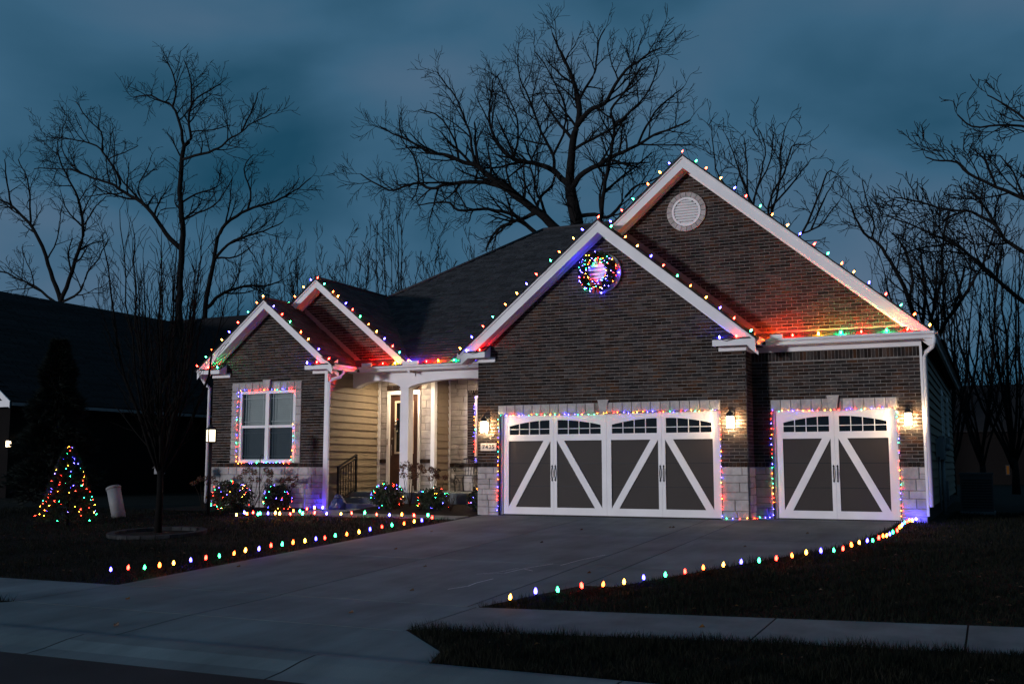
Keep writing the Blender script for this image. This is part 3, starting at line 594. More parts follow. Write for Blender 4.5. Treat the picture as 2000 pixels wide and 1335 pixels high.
AP3 = (-16.87, 5.29); SL3 = .826
AP4 = (-16.06, 5.95); SL4 = .826
core(WALLP, GL, GC, -.3, 3.62, Y0+F, [D1])
WALLP.sheet([(GL,Y0+F,3.62),(GC,Y0+F,3.62),(AP1[0],Y0+F,AP1[1]-.12)])
core(WALLP, GC-.2, GR, -.3, 3.7, Y1+F, [D2])
WALLP.sheet([(GL,Y1+F,3.7),(GR,Y1+F,3.7),(AP2[0],Y1+F,AP2[1]-.1)])
WALLP.sheet([(GC-F,Y0,-.3),(GC-F,Y1+.1,-.3),(GC-F,Y1+.1,3.6),(GC-F,Y0,3.6)])
YW = 21.6; WL, WR = -18.7, -15.07
core(WALLP, WL, WR, -.4, 3.62, YW+F, [WIN])
WALLP.sheet([(WL,YW+F,3.62),(WR,YW+F,3.62),(AP3[0],YW+F,AP3[1]-.12)])
YG2 = 22.7
WALLP.sheet([(-18.8,YG2+F,3.7),(-13.3,YG2+F,3.7),(AP4[0],YG2+F,AP4[1]-.1)])
# side and inner walls
WALLP.sheet([(GL+.02,Y0+.02,-.3),(GL+.02,24.8,-.3),(GL+.02,24.8,3.6),(GL+.02,Y0+.02,3.6)])
WALLP.sheet([(WL+.01,YW+.02,-.4),(WL+.01,36,-.4),(WL+.01,36,3.6),(WL+.01,YW+.02,3.6)])
WALLP.sheet([(WL,36,-.4),(-1.3,36,-.4),(-1.3,36,3.6),(WL,36,3.6)])
WALLP = WALLP.build('wall', M_MORTAR, HOUSE)

def tri(ap, sl, inset):
    def f(z):
        h = (ap[1]-inset-z)/sl
        return (ap[0]-h, ap[0]+h) if h > .06 else None
    return f
zr = ZB + .1
brick_rows(GL, GC-.002, zr, ZF, Y0, [(D1[0]-.02,D1[1]+.02,0,2.385),(-10.41,-10.015,1.38,1.56)], seed=1)
zq = zr + math.ceil((ZF-zr)/BH - .5)*BH
brick_rows(GL, GC, zq, AP1[1], Y0, [], tri(AP1, SL1, .2), seed=2)
soldier(GL, D1[0], ZB, .1, Y0); soldier(D1[1], GC, ZB, .1, Y0)
brick_rows(Y0+.1, Y1, zr, 3.5, GC, axis='y', seed=3)
soldier(Y0+.03, Y1, ZB, .1, GC, axis='y')
brick_rows(GC, GR, zr, 3.16, Y1, [(D2[0]-.015,D2[1]+.02,0,2.385)], seed=4)
soldier(GC, GR, 3.165, .19, Y1, proud=.002)
soldier(GC, D2[0], ZB, .1, Y1); soldier(D2[1], GR, ZB, .1, Y1)
brick_rows(-10.2, GR, 3.79, AP2[1], Y1, [], lambda z: (lambda q: None if q is None else (max(q[0], AP1[0] + max(0,(AP1[1]-z)/SL1) - .1 if z < AP1[1] else q[0]), q[1]))(tri(AP2, SL2, .2)(z)), seed=5)
soldier(WL, WR, ZB, .1, YW)
brick_rows(WL, WR, zr, ZF, YW, [(-18.05,-15.84,0,3.2)], seed=6)
brick_rows(WL, -18.05, zr, 1.2, YW, seed=7)
brick_rows(WL, WR, zq, AP3[1], YW, [], tri(AP3, SL3, .2), seed=8)
brick_rows(-18, -13.2, 3.72, AP4[1], YG2, [], lambda z: (lambda q: None if q is None else (max(q[0], AP3[0] + max(0,(AP3[1]-z)/SL3) - .1 if z < AP3[1] else q[0]), q[1]))(tri(AP4, SL4, .2)(z)), seed=9)
# stone base
ashlar(GL, D1[0]-.01, -.06, ZB, Y0, 11)
ashlar(D1[1]+.01, GC, -.06, ZB, Y0, 12)
ashlar(Y0+.05, Y1, -.06, ZB, GC, 13, axis='y')
ashlar(GC+.02, D2[0]-.01, -.06, ZB, Y1, 14)
ashlar(D2[1]+.01, GR, -.06, ZB, Y1, 15)
ashlar(WL, WR, -.2, ZB, YW, 16)
lintel(-9.975, -5.005, 2.18, 2.385, Y0, 24, -7.5)
lintel(-4.105, -1.685, 2.18, 2.385, Y1, 12, -2.88)
# window surround on the wing
lintel(-18.04, -15.84, 2.985, 3.195, YW, 10, -16.92)
for (a_, c_) in ((-18.04,-17.79),(-16.01,-15.84)):
    z = 1.14
    for h in (.19,.16,.24,.2,.17,.25,.21,.2,.21):
        if z + h > 2.99: h = 2.98 - z
        if h < .05: break
        STONES.append((((a_+c_)/2, YW-.022, z+h/2), X_, Z_, -Y_, round(c_-a_-.008,3), round(h-.01,3), .06)); z += h

# ---- porch walls
YD, YBK = 23.98, 24.78
XS2 = -13.33
PORCH = MB()
PORCH.sheet([(WR,YD,.3),(XS2,YD,.3),(XS2,YD,3.4),(WR,YD,3.4)])
PORCH.sheet([(XS2,YBK,.3),(GL,YBK,.3),(GL,YBK,3.4),(XS2,YBK,3.4)])
PORCH.sheet([(WR-.03,YW+.05,-.4),(WR-.03,YD+.05,-.4),(WR-.03,YD+.05,3.6),(WR-.03,YW+.05,3.6)])
PORCH.sheet([(XS2-.03,YD+.02,.3),(XS2-.03,YBK,.3),(XS2-.03,YBK,3.4),(XS2-.03,YD+.02,3.4)])
PORCH = PORCH.build('porch_wall', M_STONEJOINT, HOUSE)
DX0, DX1 = -14.66, -13.80
for (x0,x1,z0,z1,pl,sd) in ((WR+.1,DX0-.09,.4,1.13,YD,21),(DX1+.07,XS2-.09,.4,1.13,YD,22),(WR+.1,DX0-.09,1.24,3.36,YD,23),(DX1+.07,XS2-.09,1.24,3.36,YD,24),
                         (XS2+.06,-12.53,.4,1.03,YBK,25),(-12.53,GL,.4,1.03,YBK,26),(XS2+.06,-12.75,1.13,3.36,YBK,27),(-12.75,GL,3.0,3.36,YBK,28),(DX0-.09,DX1+.07,3.2,3.36,YD,29)):
    ashlar(x0, x1, z0, z1, pl, sd, proud=.03)
soldier(WR+.1, DX0-.09, 1.135, .1, YD, proud=.05); soldier(DX1+.07, XS2-.09, 1.135, .1, YD, proud=.05)
soldier(XS2+.06, GL, 1.03, .1, YBK, proud=.05)
soldier(DX0-.12, DX1+.1, 3.06, .14, YD, proud=.035)
brick_rows(-12.745, -12.53, 1.13, 3.0, YBK-.03, seed=31)
soldier(-12.745, -11.0, 2.93, .14, YBK, proud=.035)

pieces('brick', 'bricks', BRICKS, M_BRICK, WALLP)
pieces('stone', 'stones', STONES, M_STONE, WALLP, pillow=.012)

# ---- lap siding: each board a part
def siding(plane, y0, y1, z0, z1, par, e=.185, axis='y'):
    z = z0
    while z < z1:
        h = min(e, z1-z)
        b = MB()
        b.add([(plane+.042,y0,z),(plane+.042,y1,z),(plane+.006,y1,z+h+.02),(plane+.006,y0,z+h+.02),(plane-.02,y0,z),(plane-.02,y1,z),(plane-.02,y1,z+h+.02),(plane-.02,y0,z+h+.02)],
              [(0,1,2,3),(4,5,1,0),(3,2,6,7),(0,3,7,4),(1,5,6,2)])
        b.build('board', M_SIDING, par)
        z += e
SID1 = one('siding_wall', M_ROOFDECK, HOUSE, 'box', WR-.2, WR-.032, YW+.06, YD+.3, -.3, 3.5)
siding(WR, YW+.1, YD-.005, -.05, 3.42, SID1)
SID2 = one('siding_wall', M_ROOFDECK, HOUSE, 'box', XS2-.2, XS2-.032, YD+.04, YBK+.1, .35, 3.4)
siding(XS2, YD+.1, YBK-.06, .42, 3.34, SID2)
SID3 = one('siding_wall', M_ROOFDECK, HOUSE, 'box', GR-.2, GR-.032, Y1+.3, 35.9, -.3, 3.6)
siding(GR, Y1+.12, 35.9, .25, 3.5, SID3)

# ---- white trim
def trim(x0,x1,y0,y1,z0,z1, name='trim_board'): return one(name, M_WHITE, HOUSE, 'box', x0,x1,y0,y1,z0,z1)
trim(WR-.06, WR+.035, YW-.03, YW+.09, .0, 3.36)
trim(GR-.01, GR+.035, Y1-.03, Y1+.11, .1, 3.36)
trim(WR+.005, WR+.095, YD-.04, YD+.02, .4, 3.36)
trim(XS2-.085, XS2+.03, YD-.045, YD+.09, .4, 3.36)
trim(XS2+.005, XS2+.055, YBK-.055, YBK+.02, .4, 3.36)

def gable(ap, sl, xl, xr, yf, yw, fh=.19, back=None, name='gable_trim', roofm=M_ROOFDECK, leftcut=None, rightcut=None):
    """rake boards, soffits, rake friezes and roof sheets of one gable"""
    ang = math.atan(sl)
    t = MB()
    for sgn, xe, cut in ((-1, xl, leftcut), (1, xr, rightcut)):
        ze = ap[1] - sl*abs(xe-ap[0])
        xi = cut if cut is not None else xe
        zi = ap[1] - sl*abs(xi-ap[0])
        o = sgn
        A = (ap[0], ap[1]); E = (xi, zi)
        v = fh/math.cos(ang)
        pts = [A, E, (E[0], E[1]-v), (A[0], A[1]-v)]
        if sgn > 0: pts = pts[::-1]
        if sgn < 0: pts = pts
        t.poly_y(pts if sgn < 0 else pts, yf, yf+.03)
        # crown strip proud of the board
        v2 = .05
        pts = [(A[0],A[1]+.0), E, (E[0],E[1]-v2), (A[0],A[1]-v2)]
        t.poly_y(pts if sgn < 0 else pts[::-1], yf-.022, yf-.002)
        # sloping soffit
        s0 = v - .03
        t.add([(A[0],yf+.03,A[1]-s0),(E[0],yf+.03,E[1]-s0),(E[0],yw+.02,E[1]-s0),(A[0],yw+.02,A[1]-s0)], [(0,1,2,3)])
        # rake frieze on the wall
        pts = [(A[0],A[1]-v-.0),(E[0],E[1]-v-.0),(E[0],E[1]-v-.09),(A[0],A[1]-v-.09)]
        t.poly_y([(x,z+.05) for x,z in pts] if sgn < 0 else [(x,z+.05) for x,z in pts[::-1]], yw-.03, yw+.01)
    t.build(name, M_WHITE, HOUSE)
    r = MB()
    for sgn, xe in ((-1, xl), (1, xr)):
        ze = ap[1] - sl*abs(xe-ap[0])
        k = .03
        q = [(ap[0],yf-.05,ap[1]+k),(xe+sgn*.04,yf-.05,ze+k-.03),(xe+sgn*.04,back,ze+k-.03),(ap[0],back,ap[1]+k)]
        r.slab(q if sgn < 0 else q[::-1], .028)
    return r

ROOF = MB()
EZ, EY, PT = 3.56, 22.38, .70
HX0, HX1, RY = -19.25, -.82, 29.2
RZ = EZ + PT*(RY-EY)
HR = (RY-EY)
ra, rb = (HX0+HR, RY, RZ), (HX1-HR, RY, RZ)
BYE = RY + HR
ROOF.sheet([(HX0,EY,EZ),(HX1,EY,EZ),rb,ra])
ROOF.sheet([(HX0,BYE,EZ),(HX0,EY,EZ),ra])
ROOF.sheet([(HX1,EY,EZ),(HX1,BYE,EZ),rb])
ROOF.sheet([(HX1,BYE,EZ),(HX0,BYE,EZ),ra,rb])
ROOF = ROOF.build('roof', M_ROOFDECK, HOUSE)
YR1, YR2, YR3, YR4 = 20.56, 21.16, 21.3, 22.4
for spec in ((AP1,SL1,-10.77,-4.2,YR1,Y0,.2,22.0,None,None),
             (AP2,SL2,-10.5,-.98,YR2,Y1,.2,29.5,-7.6,None),
             (AP3,SL3,-18.99,-14.74,YR3,YW,.17,23.2,None,None),
             (AP4,SL4,-18.9,-13.17,YR4,YG2,.17,26.2,-17.0,None)):
    r = gable(spec[0],spec[1],spec[2],spec[3],spec[4],spec[5],spec[6],spec[7],leftcut=spec[8],rightcut=spec[9])
    r.build('roof_sheet', M_ROOFDECK, ROOF)
# ridge caps
for pts in (((-12.43,29.2,RZ+.03),(-7.6,29.2,RZ+.03)), ((AP4[0],22.38,AP4[1]+.05),(AP4[0],25.8,AP4[1]+.05)), ((AP3[0],21.28,AP3[1]+.05),(AP3[0],22.6,AP3[1]+.05)), ((ra[0],ra[1],ra[2]+.03),(-16.1,25.55,EZ+PT*3.17+.03))):
    b = MB(); b.tube(pts, .05, 6); b.build('ridge_cap', M_SHINGLE, ROOF)
b = MB(); b.tube([(-14.05,23.0,4.3),(-13.15,22.42,3.63)], .012, 5); b.build('valley_strip', M_SHINGLE, ROOF)

# ---- shingles on the slopes the camera sees
def shingle_slope(o, U, V, inside, umax, vmax, seed):
    rg = random.Random(seed)
    o, U, V = Vector(o), Vector(U).normalized(), Vector(V).normalized()
    N = U.cross(V).normalized()
    ex, w = .142, .31
    tilt = .012/ex
    V2 = (V + N*-tilt).normalized(); N2 = U.cross(V2).normalized()
    r_ = 0; v = 0
    while v < vmax:
        u = -rg.uniform(0, w)
        while u < umax:
            ww = rg.choice((.2,.26,.31,.31,.36))
            c = o + U*(u+ww/2) + V*(v+ex/2) + N*(.016 + rg.choice((0,0,.004)))
            if inside(c): SHING.append((c, U, V2, N2, ww-.006, ex+.02, .01))
            u += ww
        v += ex; r_ += 1
sl = math.hypot(1, PT)
def in_main(c):
    # between the gable2 valley and the garage gable, right of the left hip
    y = c.y
    zz = EZ + PT*(y-EY)
    xv = AP4[0] + max(0, (AP4[1]-zz)/SL4) - .05 if zz < AP4[1] else -99
    xh = HX0 + (y-EY)
    xg = AP2[0] - (AP2[1]-zz)/SL2 if zz < AP2[1] else AP2[0]
    return c.x > max(xv, xh) and c.x < xg + .1 and c.x < -8.2 and y < RY
shingle_slope((-17,EY,EZ), (1,0,0), (0,1,PT), in_main, 9.5, HR*sl, 41)
def in_g4(c):
    ym = EY + (c.z-EZ)/PT
    return YR4-.05 < c.y < ym + .12 and c.x > AP4[0]
shingle_slope((-13.13,YR4-.05,AP4[1]-SL4*(-13.13-AP4[0])+.03), (0,1,0), (-1,0,SL4), in_g4, 3.7, 3.75, 42)
def in_g3(c): return YR3-.05 < c.y < YG2 - .02 and c.x > AP3[0]
shingle_slope((-14.70,YR3-.05,AP3[1]-SL3*(-14.70-AP3[0])+.03), (0,1,0), (-1,0,SL3), in_g3, 1.45, 2.75, 43)
def in_g1(c): return YR1-.05 < c.y < Y1 - .02 and c.x > AP1[0]
shingle_slope((-4.16,YR1-.05,AP1[1]-SL1*(-4.16-AP1[0])+.03), (0,1,0), (-1,0,SL1), in_g1, .95, 4.2, 44)
# skirt roofs below the upper gables
ks = .17/.36
b = MB()
b.slab([(-4.25,21.1,3.575),(-.98,21.1,3.575),(-.98,21.47,3.74),(-4.25,21.47,3.74)], .03)
b.slab([(-14.72,22.36,3.56),(-13.1,22.36,3.56),(-13.1,22.71,3.73),(-14.72,22.71,3.73)], .03)
b.build('skirt_roof', M_ROOFDECK, ROOF)
shingle_slope((-4.22,21.1,3.578), (1,0,0), (0,1,.46), lambda c: c.x < -1.1, 3.1, .3, 45)
shingle_slope((-14.7,22.36,3.563), (1,0,0), (0,1,.48), lambda c: True, 1.6, .26, 46)
pieces('shingle', 'shingles', SHING, M_SHINGLE, ROOF)
# flashing strips where roofs meet the brick
def flash(pts, y):
    b = MB(); b.poly_y(pts, y-.02, y+.004); b.build('flashing', M_FLASH, ROOF)
flash([(-4.2,3.70),(-1.45,3.70),(-1.45,3.79),(-4.2,3.79)], Y1)
flash([(-14.55,3.69),(-13.3,3.69),(-13.3,3.79),(-14.55,3.79)], YG2)
def flash_rake(ap, sl_, xa, xb, y):
    za, zb = ap[1]-sl_*abs(xa-ap[0]), ap[1]-sl_*abs(xb-ap[0])
    b = MB(); b.poly_y([(xa,za+.03),(xb,zb+.03),(xb,zb+.19),(xa,za+.19)], y-.02, y+.004); b.build('flashing', M_FLASH, ROOF)
flash_rake(AP1, SL1, -7.3, -4.25, Y1)
flash_rake(AP3, SL3, -16.6, -14.72, YG2)

# ---- eaves: frieze, soffit, fascia returns, gutters
def kgutter(p0, p1, out, h=.125, w=.12):
    """K-style gutter from p0 to p1 (top back edge), opening outwards along out"""
    b = MB(); p0, p1, out = Vector(p0), Vector(p1), Vector(out)
    prof = [(0,0),(0,-h),(.06,-h),(.075,-h*.55),(w,-h*.3),(w,-.012),(w+.008,0),(w-.012,0),(w-.012,-.02),(.01,-.03)]
    n_ = len(prof)
    vs = [p + out*a_ + Z_*c_ for p in (p0,p1) for a_, c_ in prof]
    fs = [(i, (i+1)%n_, (i+1)%n_+n_, i+n_) for i in range(n_)] + [tuple(range(n_)), tuple(range(2*n_-1,n_-1,-1))]
    b.add(vs, fs); return b.build('gutter', M_WHITE, HOUSE)
kgutter((-14.62,22.42,3.55), (-10.95,22.42,3.55), (0,-1,0))
kgutter((-14.78,21.32,3.55), (-14.78,22.38,3.55), (1,0,0))
kgutter((-4.1,21.16,3.59), (-.93,21.16,3.59), (0,-1,0))
kgutter((-4.24,20.6,3.59), (-4.24,21.1,3.59), (1,0,0))
kgutter((-1.0,21.2,3.59), (-1.0,35.9,3.59), (1,0,0))
trim(GC+.0, GR+.03, Y1-.035, Y1-.004, ZF, 3.47, 'frieze_board')
trim(GC+.002, GC+.035, Y0-.03, Y1-.036, ZF, 3.47, 'frieze_board')
trim(-4.2, -.95, 21.17, Y1+.02, 3.47, 3.49, 'soffit')
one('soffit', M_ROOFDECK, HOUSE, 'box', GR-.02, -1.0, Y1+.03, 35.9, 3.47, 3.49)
def eave_return(x0, x1, yf, yw, zb, zt, wx0, wx1):
    trim(x0, x1, yf-.004, yf+.03, zb, zt, 'eave_return')
    trim(x0+.01, x1-.01, yf+.031, yw-.002, zb+.03, zb+.05, 'soffit')
    s = MB()
    s.poly_y([(wx0,ZF-.0),(wx1,ZF-.0),(wx1,zb+.028),(wx0,zb+.028)], yw-.035, yw-.002); s.build('frieze_board', M_WHITE, HOUSE)
    s = MB(); s.slab([(x0,yf-.02,zt+.02),(x1,yf-.02,zt+.02),(x1-.02,yw,zt+.17),(x0+.02,yw,zt+.17)], .025); s.build('return_roof', M_ROOFDECK, ROOF)
    # end caps
    s = MB(); s.add([(x1-.003,yf+.03,zb),(x1-.003,yw-.002,zb),(x1-.003,yw-.002,zt+.15),(x1-.003,yf+.03,zt)], [(0,1,2,3)])
    s.build('return_end', M_WHITE, HOUSE)
    s = MB(); s.add([(x0+.003,yf+.03,zb),(x0+.003,yw-.002,zb),(x0+.003,yw-.002,zt+.15),(x0+.003,yf+.03,zt)], [(3,2,1,0)]); s.build('return_end', M_WHITE, HOUSE)
eave_return(-10.86, -10.17, YR1, Y0, 3.44, 3.57, -10.5, -10.05)
eave_return(-5.06, -4.25, YR1, Y0, 3.44, 3.57, -5.0, -4.44)
eave_return(-18.98, -18.25, YR3, YW, 3.44, 3.55, -18.7, -18.12)
eave_return(-15.55, -14.76, YR3, YW, 3.44, 3.55, -15.5, -15.04)
# splash guards at the valleys
trim(-14.5, -14.2, 22.26, 22.275, 3.55, 3.64, 'splash_guard')
trim(-13.3, -12.85, 22.26, 22.275, 3.55, 3.64, 'splash_guard')
trim(-4.0, -3.75, 21.02, 21.035, 3.59, 3.67, 'splash_guard')

def downspout(pts, name='downspout'):
    b = MB()
    P = [Vector(p) for p in pts]
    b.tube(P, .042, 8, smooth=True); return b.build(name, M_WHITE, HOUSE)
downspout([(-14.70,21.75,3.44),(-14.70,21.75,3.36),(-14.76,21.72,3.27),(-14.93,21.6,3.2),(-14.985,21.55,3.12),(-14.985,21.55,.3),(-14.985,21.55,.1)])
downspout([(-.94,21.1,3.47),(-.94,21.1,3.38),(-.98,21.14,3.3),(-1.1,21.3,3.22),(-1.135,21.36,3.13),(-1.135,21.36,.28)])
downspout([(-19.0,21.45,3.4),(-18.9,21.55,3.2),(-18.78,21.56,3.1),(-18.78,21.56,.1)])

# ---- round gable vents
def vent(cx_, cz_, y, r, ring):
    v_ = MB(); v_.lathe((cx_,y-.045,cz_), [(r,0),(r+.05,0),(r+.05,.05),(r,.05)], 28, (0,1,0), smooth=False, cap=False)
    v_ = v_.build('gable_vent', M_WHITE, HOUSE)
    n_ = 9
    for i in range(n_):
        z = cz_ - r + (i+.5)*2*r/n_
        hw = math.sqrt(max(.001, r*r-(z-cz_)**2)) 
        b = MB(); b.obox((cx_,y-.03,z), X_, Vector((0,.5,.86)), Vector((0,-.86,.5)), 2*hw, 2*r/n_*1.02, .012); b.build('louver', M_WHITE, v_)
    b = MB(); b.lathe((cx_,y-.006,cz_), [(0.001,0),(r,0),(r,.004),(0.001,.004)], 28, (0,1,0)); b.build('backing', M_GREY, v_)
    if ring:
        n_ = 20
        for i in range(n_):
            q0, q1 = 2*math.pi*(i+.04)/n_, 2*math.pi*(i+.96)/n_
            r0, r1 = r+.06, r+.16
            pts = [(cx_+r0*math.cos(q0),cz_+r0*math.sin(q0)),(cx_+r1*math.cos(q0),cz_+r1*math.sin(q0)),(cx_+r1*math.cos(q1),cz_+r1*math.sin(q1)),(cx_+r0*math.cos(q1),cz_+r0*math.sin(q1))]
            b = MB(); b.poly_y(pts[::-1], y-.04, y+.01); b.build('stone', M_STONE, v_)
vent(-5.775, 6.48, Y1, .27, True)
vent(-7.49, 5.18, Y0, .38, False)

# ---- garage doors
def garage_door(x0, x1, y, leaves, par):
    """carriage-style door: white frame, dark panels, diagonal braces, arched lights"""
    W, Hd = x1-x0, 2.17
    d = one('garage_door', M_DOORDARK, par, 'box', x0, x1, y+.02, y+.06, .012, Hd)
    fy = (y-.006, y+.019)
    def fr(a_,c_,e_,f_,nm='rail'): return one(nm, M_WHITE, d, 'box', a_, c_, fy[0], fy[1], e_, f_)
    lw = W/leaves
    for i in range(leaves):
        a_, c_ = x0+i*lw, x0+(i+1)*lw
        left = (i % 2 == 0)
        so, si = (.135, .075) if left else (.075, .135)
        if leaves == 4 and i in (1,): si = .105
        if leaves == 4 and i in (2,): so = .105
        L_, R_ = a_+so, c_-si
        fr(a_+.002, L_, .012, Hd, 'stile'); fr(R_, c_-.002, .012, Hd, 'stile')
        fr(L_, R_, .012, .165, 'rail'); fr(L_, R_, 1.6, 1.725, 'rail')
        # header with the arched light cut out
        zs0, zl, zh = 1.735, 1.925, 2.045
        n_ = 12
        def arc(u):  # u from 0 (outer) to 1 (meeting stile)
            return zl + (zh-zl)*math.sin(u*math.pi/2)**.9
        px0, px1 = L_+.02, R_-.02
        b = MB()
        top = []
        for k in range(n_+1):
            u = k/n_; x = px0+(px1-px0)*u
            top.append((x, arc(u if left else 1-u)))
        for (xa,za),(xb,zb) in zip(top, top[1:]):
            b.add([(xa,fy[0],za),(xb,fy[0],zb),(xb,fy[0],Hd),(xa,fy[0],Hd)], [(0,1,2,3)])
            b.add([(xa,fy[0],za),(xb,fy[0],zb),(xb,fy[1],zb),(xa,fy[1],za)], [(3,2,1,0)])
        b.box(L_, px0, fy[0], fy[1], 1.725, Hd); b.box(px1, R_, fy[0], fy[1], 1.725, Hd)
        b.box(px0, px1, fy[0], fy[1], 1.7251, zs0)
        b.build('header', M_WHITE, d)
        for k in range(4):
            for rrow in range(2):
                xa, xb = px0+(px1-px0)*k/4, px0+(px1-px0)*(k+1)/4
                za, zb = (zs0, 1.855) if rrow == 0 else (1.855, zh)
                pm = MB(); pm.sheet([(xa,y+.016,za),(xb,y+.016,za),(xb,y+.016,zb),(xa,y+.016,zb)]); pm.build('pane', M_GLASS, d)
        for k in range(1,4):
            x = px0+(px1-px0)*k/4; u = k/4
            fr(x-.007, x+.007, zs0, arc(u if left else 1-u), 'muntin')
        fr(px0, px1, 1.848, 1.862, 'muntin')
        # brace: from the outer foot up to the meeting stile
        bw = .165
        b = MB()
        zt_, zb_ = 1.6, .165
        if left: pts = [(L_, zb_), (L_+bw, zb_), (R_, zt_), (R_-bw, zt_)]
        else: pts = [(R_-bw, zb_), (R_, zb_), (L_+bw, zt_), (L_, zt_)]
        b.poly_y(pts, fy[0]+.003, fy[1]); b.build('brace', M_WHITE, d)
        # section grooves across the dark panel
        for z in (.62, 1.11):
            one('groove', M_BLACK, d, 'box', L_, R_, y+.014, y+.0203, z-.009, z+.009)
        # handle on the meeting stile
        hx = (R_+.038) if left else (L_-.038)
        b = MB()
        b.tube([(hx,fy[0]-.004,.77),(hx+(.0),fy[0]-.035,.83),(hx,fy[0]-.04,.9),(hx,fy[0]-.035,.97),(hx,fy[0]-.004,1.03)], [.011,.01,.012,.01,.011], 6)
        for z0_, s_ in ((.755,-1),(1.045,1)):
            b.poly_y([(hx-.02,z0_),(hx,z0_-.035),(hx+.02,z0_),(hx,z0_+.035)], fy[0]-.008, fy[0]-.001)
        b.build('handle', M_BLACK, d)
    # opening reveal and stop moulding
    jm = MB()
    jm.box(x0-.05, x0-.001, y-.04, y+.1, 0, 2.18); jm.box(x1+.001, x1+.05, y-.04, y+.1, 0, 2.18); jm.box(x0-.05, x1+.05, y-.04, y+.1, 2.171, 2.2)
    jm.build('door_frame', M_WHITE, d)
    one('weather_seal', M_BLACK, d, 'box', x0, x1, y-.002, y+.05, -.012, .0115)
    return d
garage_door(-9.905, -5.06, 20.97, 4, HOUSE)
garage_door(-4.04, -1.74, 21.57, 2, HOUSE)

# ---- wing window
def window(x0, x1, z0, z1, y, par, blinds=True):
    w = MB()
    fw_ = .075
    w.box(x0, x0+fw_, y-.01, y+.08, z0, z1); w.box(x1-fw_, x1, y-.01, y+.08, z0, z1)
    w.box(x0+fw_, x1-fw_, y-.01, y+.08, z1-fw_, z1); w.box(x0+fw_, x1-fw_, y-.025, y+.08, z0, z0+.06)
    xm = (x0+x1)/2
    w.box(xm-.055, xm+.055, y-.008, y+.08, z0+.06, z1-fw_)
    w = w.build('window', M_WHITE, par)
    zm = z0 + (z1-z0)*.5
    room = MB(); room.sheet([(x0,y+.5,z0),(x1,y+.5,z0),(x1,y+.5,z1),(x0,y+.5,z1)]); 
    room.sheet([(x0,y+.08,z0),(x0,y+.5,z0),(x0,y+.5,z1),(x0,y+.08,z1)]); room.sheet([(x1,y+.08,z0),(x1,y+.5,z0),(x1,y+.5,z1),(x1,y+.08,z1)])
    room.sheet([(x0,y+.08,z0),(x1,y+.08,z0),(x1,y+.5,z0),(x0,y+.5,z0)]); room.sheet([(x0,y+.08,z1),(x1,y+.08,z1),(x1,y+.5,z1),(x0,y+.5,z1)])
    room.build('room_backing', M_ROOM, w)
    for (a_, c_) in ((x0+fw_, xm-.055), (xm+.055, x1-fw_)):
        one('meeting_rail', M_WHITE, w, 'box', a_, c_, y+.0, y+.06, zm-.035, zm+.03)
        for (e_, f_, up_) in ((z0+.06, zm-.035, False), (zm+.03, z1-fw_, True)):
            pm = MB(); yy = y+.035 if up_ else y+.045
            pm.sheet([(a_,yy,e_),(c_,yy,e_),(c_,yy,f_),(a_,yy,f_)]); pm.build('pane', M_PANE if up_ else M_SCREEN, w)
            if not up_: 
                for q in ((a_,a_+.018,e_,f_),(c_-.018,c_,e_,f_),(a_+.018,c_-.018,e_,e_+.02)): one('sash', M_WHITE, w, 'box', q[0], q[1], y+.01, y+.06, q[2], q[3])
            ym = yy + .004
            for x in (a_+.1, c_-.1): one('muntin', M_WHITE, w, 'box', x-.006, x+.006, ym, ym+.01, e_, f_)
            one('muntin', M_WHITE, w, 'box', a_, c_, ym+.011, ym+.02, (f_-.12 if up_ else f_-.13)-.006, (f_-.12 if up_ else f_-.13)+.006)
            one('muntin', M_WHITE, w, 'box', a_, c_, ym+.011, ym+.02, (e_+.1)-.006, (e_+.1)+.006)
        z = z0 + .1
        while z < z1 - fw_:
            b = MB(); b.obox(((a_+c_)/2, y+.13, z), X_, Vector((0,.45,.9)).normalized(), Vector((0,-.9,.45)).normalized(), c_-a_, .05, .003); b.build('blind_slat', M_BLIND, w)
            z += .046
    return w
window(-17.785, -16.015, 1.145, 2.98, YW, HOUSE)

# ---- porch: floor, ceiling, steps, beam, column, front door, side window
one('porch_floor', M_CONC2, HOUSE, 'box', WR+.03, GL-.002, 22.62, YBK, .2, .4)
one('porch_ceiling', M_WHITE, HOUSE, 'box', WR, GL, 22.72, YBK, 3.36, 3.4)
for i, (y0_, zt_) in enumerate(((22.3,.27),(21.98,.13))):
    one('step', M_CONC2, HOUSE, 'box', WR+.1, -13.75, y0_, 22.618 if i == 0 else 22.298, -.1, zt_)
one('step', M_CONC2, HOUSE, 'box', WR+.15, -13.7, 21.66, 21.978, -.1, .01)
one('foundation', M_CONC, HOUSE, 'box', -13.9, GL-.01, 22.63, 22.7, -.2, .2)
bp_ = [(WR+.03,3.44),(WR+.03,3.06)]
for k in range(13): 
    u = k/12; bp_.append((WR+.1+(1.35)*u, 3.06+.165*math.sin(math.pi*u)**.8))
bp_ += [(-13.62,3.02),(-13.37,3.02)]
for k in range(17):
    u = k/16; bp_.append((-13.32+2.78*u, 3.05+.155*math.sin(math.pi*u)**.7))
bp_ += [(GL-.004,3.05),(GL-.004,3.44)]
b = MB(); b.poly_y(bp_, 22.7, 22.96)
b.build('porch_beam', M_WHITE, HOUSE)
trim(WR+.04, GL-.01, 22.44, 22.7, 3.425, 3.44, 'soffit')
cl = one('column', M_WHITE, HOUSE, 'box', -13.615, -13.375, 22.71, 22.95, .4, 3.019)
b = MB(); b.box(-13.64,-13.35,22.685,22.975,.4,.56); b.build('plinth', M_WHITE, cl)
